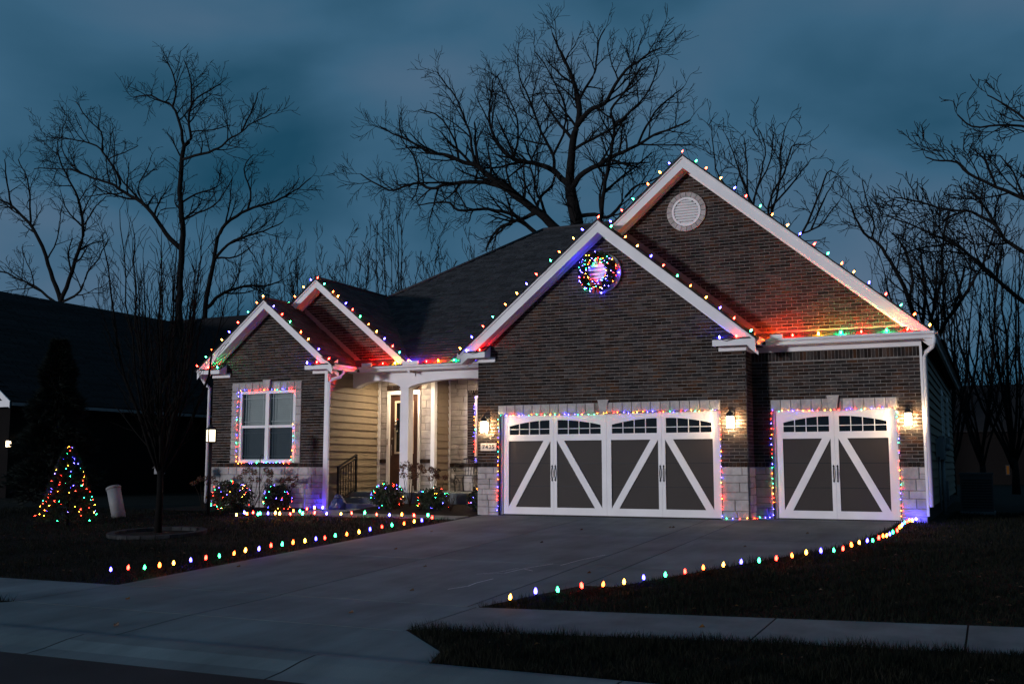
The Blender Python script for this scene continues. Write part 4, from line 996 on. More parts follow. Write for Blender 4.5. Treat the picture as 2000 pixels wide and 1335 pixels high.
b = MB(); b.box(-13.632,-13.358,22.69,22.966,2.985,3.0); b.build('neck_moulding', M_WHITE, cl)

dr = one('front_door', M_ENTRY, HOUSE, 'box', DX0, DX1, YD-.02, YD+.03, .44, 2.95)
fr = MB(); fr.box(DX0-.09,DX0-.002,YD-.07,YD+.03,.4,3.05); fr.box(DX1+.002,DX1+.07,YD-.07,YD+.03,.4,3.05); fr.box(DX0-.002,DX1+.002,YD-.07,YD+.03,2.952,3.05); fr.build('door_frame', M_WHITE, dr)
mo = MB()
for q in ((DX0+.14,DX0+.19,1.38,2.78),(DX1-.19,DX1-.14,1.38,2.78),(DX0+.19,DX1-.19,2.73,2.78),(DX0+.19,DX1-.19,1.38,1.43)): mo.box(q[0],q[1],YD-.035,YD-.019,q[2],q[3])
mo.build('glass_moulding', M_CREAM, dr)
pn = MB(); pn.sheet([(DX0+.19,YD-.024,1.43),(DX1-.19,YD-.024,1.43),(DX1-.19,YD-.024,2.73),(DX0+.19,YD-.024,2.73)]); pn.build('pane', M_GLASS, dr)
hd = MB(); hd.tube([(DX0+.075,YD-.03,1.32),(DX0+.075,YD-.075,1.36),(DX0+.075,YD-.08,1.5),(DX0+.075,YD-.075,1.6),(DX0+.075,YD-.03,1.63)], .012, 6); hd.lathe((DX0+.075,YD-.02,1.78), [(.03,0),(.03,-.02),(.018,-.03)], 10, (0,1,0)); hd.build('handle', M_SILVER, dr)
b = MB(); b.box(DX0-.075,DX0-.045,YD-.085,YD-.0705,1.62,1.78); b.build('doorbell', M_SILVER, dr)
wn_ = MB()
wx0, wx1, wz0, wz1 = -12.53, -11.1, 1.14, 2.92
wn_.box(wx0,wx0+.07,YBK-.05,YBK+.03,wz0,wz1); wn_.box(wx1-.07,wx1,YBK-.05,YBK+.03,wz0,wz1); wn_.box(wx0+.07,wx1-.07,YBK-.05,YBK+.03,wz1-.07,wz1); wn_.box(wx0+.07,wx1-.07,YBK-.05,YBK+.03,wz0,wz0+.06)
wn_ = wn_.build('porch_window', M_WHITE, HOUSE)
pn = MB(); pn.sheet([(wx0+.07,YBK-.01,wz0+.06),(wx1-.07,YBK-.01,wz0+.06),(wx1-.07,YBK-.01,wz1-.07),(wx0+.07,YBK-.01,wz1-.07)]); pn.build('pane', M_GLASS, wn_)
b = MB(); b.box(-13.2,-13.1,YBK-.07,YBK-.02,.72,.86); b.build('outlet_box', M_WHITE, PORCH)
# recessed ceiling lamps that light the porch
for i, (x, y) in enumerate(((-14.05,23.45),(-11.9,23.8))):
    c = MB(); c.lathe((x,y,3.345), [(.085,0),(.1,0),(.1,.014),(.085,.014)], 16, cap=False); c = c.build('recessed_lamp', M_WHITE, HOUSE)
    c2 = MB(); c2.lathe((x,y,3.35), [(.001,0),(.08,0),(.08,.004),(.001,.004)], 16); c2.build('lens', M_CAN, c)
# side-wall windows, far right
for (ya, yb, za, zb) in ((28.6,29.6,1.25,3.0),(31.8,32.8,1.9,3.0)):
    w = MB(); w.box(GR+.02,GR+.05,ya,ya+.12,za,zb); w.box(GR+.02,GR+.05,yb-.12,yb,za,zb); w.box(GR+.02,GR+.05,ya+.12,yb-.12,zb-.12,zb); w.box(GR+.02,GR+.05,ya+.12,yb-.12,za,za+.1); w = w.build('side_window', M_WHITE, HOUSE)
    pn = MB(); pn.sheet([(GR+.026,ya+.12,za+.1),(GR+.026,yb-.12,za+.1),(GR+.026,yb-.12,zb-.12),(GR+.026,ya+.12,zb-.12)]); pn.build('pane', M_GLASS, w)

# ------------------------------------------------------------------ lamps, number, wreaths
def wall_lantern(x, y, z, label):
    t = thing('wall_lantern', (x, y, z), label, 'lantern', 'wall lanterns beside the garage doors')
    w, h, d = .07, .24, .06
    yc = y - .17
    b = MB(); b.box(x-.055,x+.055,y-.03,y-.022+.02,z-.08,z+.24); b.build('backplate', M_BLACK, t)
    b = MB(); b.box(x-w-.012,x+w+.012,yc-d-.012,yc+d+.012,z+h/2,z+h/2+.02); b.add([(x-w,yc-d,z+h/2+.02),(x+w,yc-d,z+h/2+.02),(x+w,yc+d,z+h/2+.02),(x-w,yc+d,z+h/2+.02),(x-.03,yc-.03,z+h/2+.09),(x+.03,yc-.03,z+h/2+.09),(x+.03,yc+.03,z+h/2+.09),(x-.03,yc+.03,z+h/2+.09)],[(0,1,5,4),(1,2,6,5),(2,3,7,6),(3,0,4,7),(4,5,6,7)]); b.build('cap', M_BLACK, t)
    b = MB(); b.box(x-w-.008,x+w+.008,yc-d-.008,yc-d+.012,z-h/2-.014,z-h/2); b.box(x-w-.008,x+w+.008,yc+d-.012,yc+d+.008,z-h/2-.014,z-h/2); b.box(x-w-.008,x-w+.012,yc-d+.012,yc+d-.012,z-h/2-.013,z-h/2); b.box(x+w-.012,x+w+.008,yc-d+.012,yc+d-.012,z-h/2-.013,z-h/2); b.build('base_frame', M_BLACK, t)
    for sx in (-1,1):
        for sy in (-1,1):
            b = MB(); b.box(x+sx*w-.005,x+sx*w+.005,yc+sy*d-.005,yc+sy*d+.005,z-h/2,z+h/2); b.build('corner_bar', M_BLACK, t)
    gx, gy, gz = w-.008, d-.008, h/2-.002
    b = MB(); b.box(x-gx,x+gx,yc-gy,yc-gy+.004,z-gz,z+gz); b.build('glass', M_LANTERN, t)
    for sx in (-1,1):
        b = MB(); b.box(min(x+sx*gx,x+sx*(gx-.004)),max(x+sx*gx,x+sx*(gx-.004)),yc-gy+.005,yc+gy-.005,z-gz,z+gz); b.build('glass', M_LANTSIDE, t)
    b = MB(); b.box(x-gx+.006,x+gx-.006,yc+gy-.004,yc+gy,z-gz+.02,z+gz-.02); b.build('glass', M_LANTBACK, t)  # added glowing face turned to the wall, far brighter than the other panes
    b = MB(); b.tube([(x,y-.025,z+.2),(x,y-.1,z+.255),(x,yc,z+.25),(x,yc,z+h/2+.085)], .011, 6); b.build('arm', M_BLACK, t)
wall_lantern(-10.245, Y0-.012, 1.905, 'lit black wall lantern above the house number')
wall_lantern(-4.765, Y0-.012, 1.915, 'lit black wall lantern on the brick pier between the two garage doors')
wall_lantern(-1.475, Y1-.012, 1.935, 'lit black wall lantern beside the white downspout, rightmost on the house')

pl = thing('house_number_plaque', (-10.21, Y0, 1.47), 'pale stone plaque with black house number 7435 under lantern', 'plaque')
one('plate', M_PLATE, pl, 'box', -10.405, -10.02, Y0-.018, Y0+.01, 1.388, 1.555)
for i, ch in enumerate('7435'):
    cu = bpy.data.curves.new('digit', 'FONT'); cu.body = ch; cu.size = .125; cu.align_x = 'CENTER'; cu.align_y = 'CENTER'; cu.extrude = .002; cu.offset = .002
    o = bpy.data.objects.new('digit_curve', cu); COL.objects.link(o)
    dg = bpy.context.evaluated_depsgraph_get()
    me = bpy.data.meshes.new_from_object(o.evaluated_get(dg)); bpy.data.objects.remove(o)
    me.materials.clear(); me.materials.append(M_NUM)
    q = bpy.data.objects.new('digit', me); put(q, pl, (-10.33 + i*.079, Y0-.021, 1.472)); q.rotation_euler = (math.pi/2, 0, 0)

# bulbs -----------------------------------------------------------------
def bulb_mesh(col, mats, s=1.0):
    b = MB()
    b.lathe((0,0,0), [(.013*s,-.022*s),(.014*s,.004*s)], 7, m=1)
    b.lathe((0,0,0), [(.012*s,.004*s),(.021*s,.02*s),(.0235*s,.036*s),(.019*s,.058*s),(.010*s,.076*s),(.002*s,.085*s)], 7, m=0)
    return b.mesh('bulb', [mats[col], M_CORD])
BULBS = {k: {c: bulb_mesh(c, m) for c in 'ROYGB'} for k, m in (('rake', M_RAKE), ('gutter', M_GUTTERB), ('skirt', M_SKIRTB), ('path', M_PATH), ('bed', M_BEDB))}
def mini_mesh(col, r=.0135):
    b = MB(); b.lathe((0,0,0), [(.002,-r*1.2),(r*.8,-r*.6),(r,0),(r*.75,r*.7),(.002,r*1.3)], 5, smooth=True)
    return b.mesh('bulb', M_MINI[col])
MINI = {c: mini_mesh(c) for c in 'ROYGB'}
def bulb(par, p, col, n=(0,0,1), mini=False, s=1.0, name='bulb', kind='rake'):
    o = bpy.data.objects.new(name, MINI[col] if mini else BULBS[kind][col]); put(o, par, p)
    o.rotation_euler = Vector(n).to_track_quat('Z', 'Y').to_euler()
    if s != 1.0: o.scale = (s, s, s)
    return o

def rake_string(name, label, segs, start=0, pat='YBRGO', group='coloured bulb strings along the roof edges', kind='rake', size=.68):
    """segs: list of (p0, p1, normal, spacing)"""
    p0 = segs[0][0]
    t = thing(name, p0, label, 'string lights', group)
    rg = random.Random(len(label)); k = start
    cord = []
    for a_, c_, n_, sp in segs:
        a_, c_, n_ = Vector(a_), Vector(c_), Vector(n_).normalized()
        m_ = max(1, round((c_-a_).length/sp))
        for i in range(m_+1):
            p = a_.lerp(c_, i/m_)
            nn = (n_ + Vector((rg.uniform(-.3,.3), rg.uniform(-.35,.15), rg.uniform(-.1,.1)))).normalized()
            p = p + (c_-a_).normalized()*rg.uniform(-.05,.05)
            bulb(t, p + n_*.016, pat[k % len(pat)], nn, s=size*rg.uniform(.92,1.08), kind=kind); k += 1
            if i: 
                mid = a_.lerp(c_, (i-.5)/m_) - Vector((0,.015,rg.uniform(.02,.045))) ; cord.append(mid)
            cord.append(p)
    b = MB(); b.tube(cord, .007, 4); b.build('cord', M_CORD, t)
    return t
def rk(ap, sl_, x, y, dz=.045): return (x, y, ap[1] - sl_*abs(x-ap[0]) + dz)
nR = (.62,-.05,.78); nL = (-.62,-.05,.78); nU = (0,-.05,1)
rake_string('roof_light_string', 'coloured bulb string along both rakes of the front gable with the wreath', [(rk(AP1,SL1,-10.72,YR1-.04), rk(AP1,SL1,-7.75,YR1-.04), nL, .365), (rk(AP1,SL1,-7.485,YR1-.04), rk(AP1,SL1,-4.3,YR1-.04), nR, .365)], 0)
rake_string('roof_light_string', 'coloured bulb string on the highest gable with the round stone vent', [(rk(AP2,SL2,-7.35,YR2-.04), rk(AP2,SL2,-5.98,YR2-.04), nL, .33), (rk(AP2,SL2,-5.76,YR2-.04), rk(AP2,SL2,-1.02,YR2-.04), nR, .345)], 1)
rake_string('roof_light_string', 'coloured bulb string on the small gable above the lit window', [(rk(AP3,SL3,-18.95,YR3-.04), rk(AP3,SL3,-17.05,YR3-.04), nL, .34), (rk(AP3,SL3,-16.87,YR3-.04), rk(AP3,SL3,-14.85,YR3-.04), nR, .36)], 2)
rake_string('roof_light_string', 'coloured bulb string on the gable behind the small window gable', [(rk(AP4,SL4,-16.85,YR4-.04), rk(AP4,SL4,-16.2,YR4-.04), nL, .33), (rk(AP4,SL4,-16.0,YR4-.04), rk(AP4,SL4,-13.25,YR4-.04), nR, .3)], 3)
rake_string('roof_light_string', 'coloured bulb string standing in the gutter above the porch arches', [((-14.4,22.37,3.59),(-11.05,22.37,3.59), nU, .4)], 0, 'RRYBROGBYB', kind='skirt', size=.56)
rake_string('roof_light_string', 'coloured bulb string in the gutter above the single garage door', [((-3.95,21.115,3.61),(-1.4,21.115,3.61), nU, .4)], 3, 'GRBORYGR', kind='skirt', size=.62)
for lab, xa, xb, y_ in (('two coloured bulbs on the wreath gable eave return beside the porch roof', -10.6, -10.3, YR1), ('two coloured bulbs on the eave return above the lantern between the garage doors', -4.95, -4.6, YR1), ('two coloured bulbs on the eave return right of the wing window', -15.45, -15.15, YR3), ('two coloured bulbs on the eave return hidden behind bare branches', -18.6, -18.35, YR3)):
    rake_string('roof_light_string', lab, [((xa,y_-.01,3.575),(xb,y_-.01,3.575), nU, .35)], {-10.6:1,-4.95:1,-15.45:1,-18.6:2}[xa], 'YBROG' if xa != -18.6 else 'YBRGO', kind='gutter', size=.62)

def mini_string(name, label, path, sp, seed, jit=.012, out=(0,-1,0), group='mini light strings around doors and windows'):
    t = thing(name, path[0], label, 'string lights', group)
    rg = random.Random(seed); out = Vector(out)
    cord = [Vector(p) for p in path]
    k = rg.randrange(5)
    for a_, c_ in zip(cord, cord[1:]):
        n_ = max(1, int((c_-a_).length/sp))
        for i in range(n_):
            p = a_.lerp(c_, (i+rg.uniform(.2,.8))/n_) + out*rg.uniform(.005,.02) + Vector((rg.uniform(-jit,jit), 0, rg.uniform(-jit,jit)))
            bulb(t, p, 'ROYGB'[rg.choice((0,0,1,2,3,4,4))], (rg.uniform(-1,1), -.6, rg.uniform(-1,1)), True, rg.uniform(.3,.56))
    b = MB(); b.tube([p + Vector((0,.004,0)) for p in cord], .006, 4); b.build('cord', M_CORD, t)
    return t
mini_string('mini_light_string', 'mini lights framing the wide double garage door', [(-9.97,20.83,.05),(-9.97,20.83,1.1),(-9.96,20.83,2.165),(-8,20.83,2.15),(-7,20.83,2.165),(-5.01,20.83,2.165),(-5.0,20.83,1.2),(-5.0,20.83,.02)], .105, 1)
mini_string('mini_light_string', 'mini lights framing the narrow single garage door', [(-4.1,21.43,.04),(-4.1,21.43,2.165),(-2.9,21.43,2.155),(-1.69,21.43,2.165),(-1.68,21.43,1.0),(-1.69,21.43,.03)], .1, 2)
mini_string('mini_light_string', 'mini lights lying at the foot of the stone pier between the garage doors', [(-5.0,20.8,.02),(-4.7,20.79,.02),(-4.42,20.78,.025),(-4.4,21.0,.02),(-4.35,21.38,.02),(-4.1,21.4,.02)], .12, 3)
mini_string('mini_light_string', 'mini lights framing the large window with blinds', [(-16.05,YW-.05,2.9),(-16.05,YW-.05,3.0),(-16.9,YW-.05,2.985),(-17.79,YW-.05,3.0),(-17.82,YW-.05,2.3),(-17.81,YW-.05,1.6),(-17.8,YW-.05,1.13),(-17.0,YW-.06,1.135),(-16.1,YW-.06,1.13),(-16.03,YW-.05,1.5),(-16.03,YW-.05,2.2)], .105, 4)
mini_string('mini_light_string', 'mini lights down the edge of the porch window behind the bench', [(-12.5,YBK-.08,2.9),(-12.51,YBK-.08,2.0),(-12.5,YBK-.08,1.16)], .1, 5)

# path lights -------------------------------------------------------------
def stake_string(label, pts, dz=.0, seed=0, kind='path'):
    x0, y0, _ = pts[0]
    t = thing('path_light_string', (x0, y0, g(y0)), label, 'path lights', 'staked bulb strings on the lawn')
    rg = random.Random(seed); cord = []
    for x, y, c in pts:
        z = g(y) + .052 + dz + rg.uniform(-.006,.012)
        bulb(t, (x, y, z), c, (rg.uniform(-.16,.16), rg.uniform(-.14,.14), 1), s=rg.uniform(.74,.9), kind=kind)
        b = MB(); b.tube([(x,y,z-.02),(x,y,g(y)-.05)], [.007,.003], 4); b.build('stake', M_CORD, t)
        if cord: cord.append(((x+cord[-1][0])/2, (y+cord[-1][1])/2, g((y+cord[-1][1])/2)+.02))
        cord.append((x, y, z-.012))
    b = MB(); b.tube(cord, .004, 4); b.build('cord', M_CORD, t)
stake_string('row of staked coloured bulbs curving along the lawn beside the single garage door', PATH_R, .015, 1)
stake_string('row of staked coloured bulbs along the driveway edge nearest the lamp post', PATH_L, .015, 2)
stake_string('row of staked coloured bulbs before the shrubs and front steps', PATH_B, .02, 3, 'bed')
t = thing('flood_bulb', (-15.2, 21.35, -.03), 'blue bulb glowing against the stone at the wing corner', 'light bulb')
bulb(t, (-15.2, 21.35, .03), 'B', s=.62, kind='gutter'); b = MB(); b.tube([(-15.2,21.35,.0),(-15.2,21.35,-.12)], .006, 4); b.build('stake', M_CORD, t)
t = thing('flood_bulb', (-1.42, 21.3, -.03), 'blue white bulb glowing against the stone beside the downspout', 'light bulb')
bulb(t, (-1.42, 21.3, .03), 'B', s=.62, kind='gutter'); b = MB(); b.tube([(-1.42,21.3,.0),(-1.42,21.3,-.12)], .006, 4); b.build('stake', M_CORD, t)

# wreaths -----------------------------------------------------------------
def tuft(b, p, d, L, n, rg, w=.006, spread=.8):
    d = Vector(d).normalized()
    for _ in range(n):
        q = (d + Vector((rg.uniform(-1,1), rg.uniform(-1,1), rg.uniform(-1,1)))*spread).normalized()*L*rg.uniform(.6,1.1)
        s_ = q.cross(Vector((rg.uniform(-1,1),rg.uniform(-1,1),rg.uniform(-1,1)))).normalized()*w
        b.add([p - s_, p + s_, Vector(p) + q], [(0,1,2)])
def wreath(name, c, R, r, label, group, n, lights, seed):
    t = thing(name, c, label, 'wreath', group); c = Vector(c)
    rg = random.Random(seed); b = MB()
    for k in range(n):
        q = rg.uniform(0, 2*math.pi); s_ = rg.uniform(0, 2*math.pi); rr_ = r*rg.uniform(.2,.75)
        rad = Vector((math.cos(q), 0, math.sin(q)))
        d = rad*math.cos(s_) + Vector((0,-1,0))*math.sin(s_)
        p = c + rad*R + d*rr_
        tuft(b, p, d + Vector((-math.sin(q),0,math.cos(q)))*.6, r*.65, 10, rg, .006)
    b.build('greenery', M_NEEDLE if not lights else M_BOX, t)
    ring = MB(); ring.tube([c + Vector((math.cos(2*math.pi*k/24)*R, .02, math.sin(2*math.pi*k/24)*R)) for k in range(25)], .012, 5, cap=False); ring.build('wire_ring', M_BLACK, t)
    for k in range(lights):
        q = 2*math.pi*(k + rg.uniform(-.4,.4))/lights; s_ = rg.uniform(.1, math.pi-.1)
        rad = Vector((math.cos(q), 0, math.sin(q)))
        p = c + rad*(R + math.cos(s_)*r*.95) + Vector((0,-1,0))*max(-.02, math.sin(s_))*r*.95
        bulb(t, p, rg.choice('RROYGGGBBBB'), (rg.uniform(-1,1),-.5,rg.uniform(-1,1)), True, rg.uniform(.34,.62))
    return t
w1 = wreath('wreath', (-7.56, Y0-.16, 5.19), .33, .125, 'large green wreath dotted with coloured lights high on the front gable', None, 1300, 74, 3)
w2 = wreath('wreath', (-14.23, YD-.09, 2.12), .2, .075, 'small green wreath with silver baubles on the front door', None, 160, 0, 4)
rg = random.Random(8)
for k in range(18):      # unseen bulbs added behind the ring to throw glow on brick and vent
    q = 2*math.pi*k/18 + rg.uniform(-.15,.15); rr_ = rg.choice((.2,.24,.44,.46))
    bulb(w1, (-7.56+math.cos(q)*rr_, Y0-.075, 5.19+math.sin(q)*rr_), 'BBGBRBGBB'[k % 9], (0,1,0), True, 1.0)
rg = random.Random(5)
for q, col, s_ in ((2.6,M_SILVER,.035),(3.0,M_SILVER,.028),(3.5,M_SILVER,.03),(2.2,M_RED,.022),(4.0,M_SILVER,.026),(.2,M_SILVER,.028),(-.5,M_SILVER,.03),(1.4,M_RED,.025),(5.0,M_SILVER,.03)):
    b = MB(); b.lathe((-14.23+.2*math.cos(q), YD-.16, 2.12+.2*math.sin(q)), [(s_*math.sin(math.pi*k/6)+.0005, -s_*math.cos(math.pi*k/6)) for k in range(7)], 10); b.build('bauble', col, w2)
b = MB()
for sg in (-1,1):
    b.add([(-7.56,Y0-.27,4.9),(-7.56+sg*.13,Y0-.26,4.97),(-7.56+sg*.14,Y0-.25,4.86)], [(0,1,2)]); b.add([(-7.56,Y0-.27,4.88),(-7.56+sg*.04,Y0-.26,4.7),(-7.56+sg*.09,Y0-.25,4.74)], [(0,1,2)])
b.build('ribbon', M_RED, w1)

# ------------------------------------------------------------------ shrubs and the lit tree
def leafball(c, rx, ry, rz, n, seed, mat_, parent, leaf=.035, name='foliage', flat=.35):
    """leaf-sized faces spread through an uneven crown volume"""
    rg = np.random.RandomState(seed)
    d = rg.normal(size=(n,3)); d /= np.linalg.norm(d, axis=1)[:,None]
    lump = 1 + .26*np.sin(d[:,0]*5+seed) * np.cos(d[:,1]*4+seed*2) + .1*np.sin(d[:,2]*9+seed)
    rad = (rg.uniform(.25,1,n)**.45)*lump
    P = np.array(c) + d*rad[:,None]*np.array([rx,ry,rz])
    P = P[P[:,2] > c[2]-rz*.92]
    n = len(P)
    a_ = rg.normal(size=(n,3)); a_ /= np.linalg.norm(a_,axis=1)[:,None]
    b_ = np.cross(a_, rg.normal(size=(n,3))); b_ /= np.linalg.norm(b_,axis=1)[:,None]
    L = leaf*rg.uniform(.6,1.3,n)[:,None]
    V = np.stack([P-a_*L, P+b_*L*.5, P+a_*L, P-b_*L*.5], 1).reshape(-1,3)
    off = np.array(WLOC[parent.name])
    me = bpy.data.meshes.new(name)
    me.from_pydata((V-off).tolist(), [], np.arange(n*4).reshape(-1,4).tolist()); me.materials.append(mat_); me.update()
    return put(bpy.data.objects.new(name, me), parent, WLOC[parent.name])
def stems(parent, c, n, h, spread, seed, r=.008, mat_=None, name='stem'):
    rg = random.Random(seed); b = MB(); tips = []
    for _ in range(n):
        q = rg.uniform(0,2*math.pi); s_ = rg.uniform(.2,1)*spread; hh = h*rg.uniform(.7,1.05)
        p = Vector(c); t_ = Vector((c[0]+math.cos(q)*s_, c[1]+math.sin(q)*s_*.7, c[2]+hh))
        m_ = p.lerp(t_, .55) + Vector((rg.uniform(-.05,.05), rg.uniform(-.05,.05), .05))
        b.tube([p, m_, t_], [r, r*.8, r*.5], 4); tips.append(t_)
    b.build(name, mat_ or M_TWIG, parent); return tips
def shrub_lights(label, c, rx, ry, rz, n, seed):
    t = thing('mini_light_net', (c[0], c[1]-ry, c[2]-rz), label, 'string lights', 'mini lights draped over shrubs')
    rg = random.Random(seed); pts = []
    for i in range(n):
        while True:
            d = Vector((rg.gauss(0,1), rg.gauss(0,1), rg.gauss(0,1))).normalized()
            if d.y < .25 and d.z > -.75: break
        p = Vector((c[0]+d.x*rx*1.03, c[1]+d.y*ry*1.03, c[2]+d.z*rz*1.03)); pts.append(p)
        bulb(t, p, rg.choice('RRROYGGGBBB'), d, True, rg.uniform(.26,.5))
    pts.sort(key=lambda p: (round(p.z*6), p.x))
    b = MB(); b.tube(pts, .003, 3, cap=False); b.build('cord', M_CORD, t)
def boxwood(c, rx, ry, rz, label, n, seed):
    t = thing('boxwood_shrub', (c[0], c[1], c[2]-rz), label, 'shrub', 'clipped evergreen shrubs')
    leafball(c, rx, ry, rz, n, seed, M_BOX, t, .03)
    stems(t, (c[0],c[1],c[2]-rz), 9, rz*1.2, rx*.6, seed)
def hydrangea(c, n, h, sp, label, seed, head=.085):
    t = thing('hydrangea', c, label, 'shrub', 'dried hydrangeas')
    tips = stems(t, c, n, h, sp, seed, .006)
    for i, p in enumerate(tips):
        leafball(tuple(p), head, head, head*.85, 90, seed*31+i, M_HYD, t, .022, 'flower_head')
boxwood((-17.0,20.4,.3), .56, .45, .38, 'wide boxwood with mini lights beside the lamp post', 5200, 1)
shrub_lights('mini lights on the wide boxwood beside the lamp post', (-17.0,20.4,.3), .56, .45, .38, 38, 11)
boxwood((-15.72,20.6,.28), .36, .33, .34, 'round clipped boxwood with mini lights under the wing window', 3600, 2)
shrub_lights('mini lights on the round boxwood under the wing window', (-15.72,20.6,.28), .36, .33, .34, 28, 12)
hydrangea((-16.75,20.95,-.02), 10, .95, .55, 'dried brown hydrangea behind the wide boxwood, against the stone', 1)
hydrangea((-15.95,21.2,-.02), 6, .85, .3, 'dried hydrangea stems beside the thin garden pole', 2)
hydrangea((-18.3,20.9,-.05), 7, .8, .4, 'dried hydrangea left of the lamp post in the dark', 3)
boxwood((-13.35,21.75,.3), .42, .35, .34, 'dark evergreen shrub with mini lights next to the front steps', 3600, 3)
shrub_lights('mini lights on the evergreen shrub next to the front steps', (-13.35,21.75,.3), .42, .35, .34, 26, 13)
boxwood((-12.05,21.65,.24), .45, .35, .3, 'low evergreen shrub with mini lights in the middle of the porch bed', 3400, 4)
shrub_lights('mini lights on the low shrub in the middle of the porch bed', (-12.05,21.65,.24), .45, .35, .3, 24, 14)
boxwood((-10.85,21.6,.28), .27, .25, .3, 'small evergreen shrub with mini lights against the garage pier', 1800, 5)
shrub_lights('mini lights on the small shrub against the garage pier', (-10.85,21.6,.28), .27, .25, .3, 14, 15)
hydrangea((-12.85,21.95,.08), 12, 1.0, .42, 'tall dried hydrangea in front of the porch column', 4, .095)
hydrangea((-12.25,22.05,.1), 9, .85, .35, 'dried hydrangea between the porch column and the bench', 5, .08)
# bare wispy shrub
t = thing('bare_shrub', (-11.45,21.4,.0), 'low leafless shrub of thin twigs before the porch bench', 'shrub')
stems(t, (-11.45,21.4,.0), 40, .5, .32, 9, .003)
# lit christmas tree on the lawn
XT = (-18.1, 16.46, g(16.46))
t = thing('small_spruce', XT, 'small cone shaped evergreen on the dark lawn wrapped in coloured lights', 'tree')
rg = random.Random(21); b = MB()
for k in range(3200):
    u = rg.random()**.8; z = XT[2] + .12 + u*1.5; R_ = (1-u)**.75*.56 + .03
    q = rg.uniform(0,2*math.pi); rr_ = R_*rg.uniform(.5,1)
    p = Vector((XT[0]+math.cos(q)*rr_, XT[1]+math.sin(q)*rr_, z - .1*rr_))
    tuft(b, p, (math.cos(q), math.sin(q), .25), .11, 7, rg, .006, .7)
b.build('crown', M_BOX, t)
b = MB(); b.tube([XT, (XT[0],XT[1],XT[2]+1.6)], [.05,.01], 7); b.build('trunk', M_BARK, t)
t = thing('tree_light_string', (XT[0],XT[1]-.68,XT[2]+.2), 'coloured mini lights wound round the small lawn evergreen', 'string lights')
pts = []
for k in range(112):
    u = (k/112)**1.12; z = XT[2] + .2 + u*1.48; R_ = ((1-u)**.75*.58 + .03)*rg.uniform(.8,1.06)
    q = k*1.77 + rg.uniform(-.5,.5)
    p = Vector((XT[0]+math.cos(q)*R_, XT[1]+math.sin(q)*R_, z - .1*R_ + rg.uniform(-.06,.06))); pts.append(p)
    bulb(t, p, rg.choice('RRROGGGBBBY'), (math.cos(q),math.sin(q),.3), True, rg.uniform(.3,.6))
b = MB(); b.tube(pts, .003, 3, cap=False); b.build('cord', M_CORD, t)

# ------------------------------------------------------------------ small things around the house
# lamp post
LP = (-16.74, 19.32, g(19.32))
t = thing('lamp_post', LP, 'dark lamp post with lit square lantern in front of the wing', 'lamp post')
b = MB(); b.tube([LP, (LP[0],LP[1],1.6)], .042, 10); b.build('post', M_BLACK, t)
x, y = LP[0], LP[1]
b = MB(); b.box(x-.1,x+.1,y-.1,y+.1,1.6,1.625); b.build('tray', M_BLACK, t)
b = MB(); b.box(x-.078,x+.078,y-.078,y+.078,1.627,1.9); b.build('glass', M_POSTGLASS, t)
for sx in (-1,1):
    for sy in (-1,1):
        b = MB(); b.box(x+sx*.086-.012,x+sx*.086+.012,y+sy*.086-.012,y+sy*.086+.012,1.625,1.902); b.build('corner_bar', M_BLACK, t)
b = MB(); b.add([(x-.115,y-.115,1.902),(x+.115,y-.115,1.902),(x+.115,y+.115,1.902),(x-.115,y+.115,1.902),(x,y,2.02)],[(0,1,4),(1,2,4),(2,3,4),(3,0,4),(3,2,1,0)]); b.build('roof', M_BLACK, t)
for o in t.children:
    o.rotation_euler.z = math.radians(62)
# leaning white pipe
t = thing('pipe', (-18.43,18.25,g(18.25)), 'short white plastic pipe leaning over on the dark lawn', 'pipe')
b = MB(); a_, c_ = Vector((-18.42,18.25,-.15)), Vector((-18.7,18.3,.57))
ax = (c_-a_).normalized(); L_ = (c_-a_).length
b.lathe(a_, [(.15,0),(.155,.0),(.155,L_),(.14,L_),(.14,.05)], 20, ax); b.build('barrel', M_PVC, t)
b = MB(); b.lathe(a_, [(.156,L_-.06),(.168,L_-.06),(.168,L_-.01),(.156,L_-.01)], 20, ax); b.build('collar', M_PVC, t)
b = MB(); b.lathe(a_, [(.156,.1),(.16,.1),(.16,.12),(.156,.12)], 20, ax); b.build('band', M_GREY, t)
# garden pole, feeder pole, outlet post
t = thing('garden_pole', (-15.97,20.2,-.05), 'thin black shepherd pole standing before the stone base', 'pole')
b = MB(); b.tube([(-15.97,20.2,-.1),(-15.98,20.2,1.22)], .011, 6); b.build('shaft', M_BLACK, t)
b = MB(); b.tube([(-15.98,20.2,1.22),(-15.96,20.2,1.3),(-15.9,20.2,1.32),(-15.86,20.2,1.27)], .008, 6); b.build('hook', M_BLACK, t)
t = thing('bird_feeder', (-19.2,20.3,-.06), 'small bird feeder on a thin pole in the dark beside the lamp post', 'bird feeder')
b = MB(); b.tube([(-19.2,20.3,-.1),(-19.2,20.3,.86)], .012, 6); b.build('pole', M_GREY, t)
b = MB(); b.box(-19.3,-19.1,20.22,20.38,.86,1.0); b.build('box', M_GREY, t)
b = MB(); b.poly_y([(-19.34,1.0),(-19.06,1.0),(-19.2,1.1)], 20.18, 20.42); b.build('roof', M_BLACK, t)
t = thing('outlet_post', (-15.55,21.42,-.05), 'white outdoor socket box on a thin stake against the stone', 'socket box')
b = MB(); b.tube([(-15.55,21.42,-.1),(-15.55,21.42,.52)], .018, 6); b.build('stake', M_WHITE, t)
b = MB(); b.box(-15.62,-15.48,21.38,21.45,.5,.62); b.build('box', M_WHITE, t)
b = MB(); b.box(-15.605,-15.495,21.37,21.379,.515,.605); b.build('cover', M_WHITE, t)
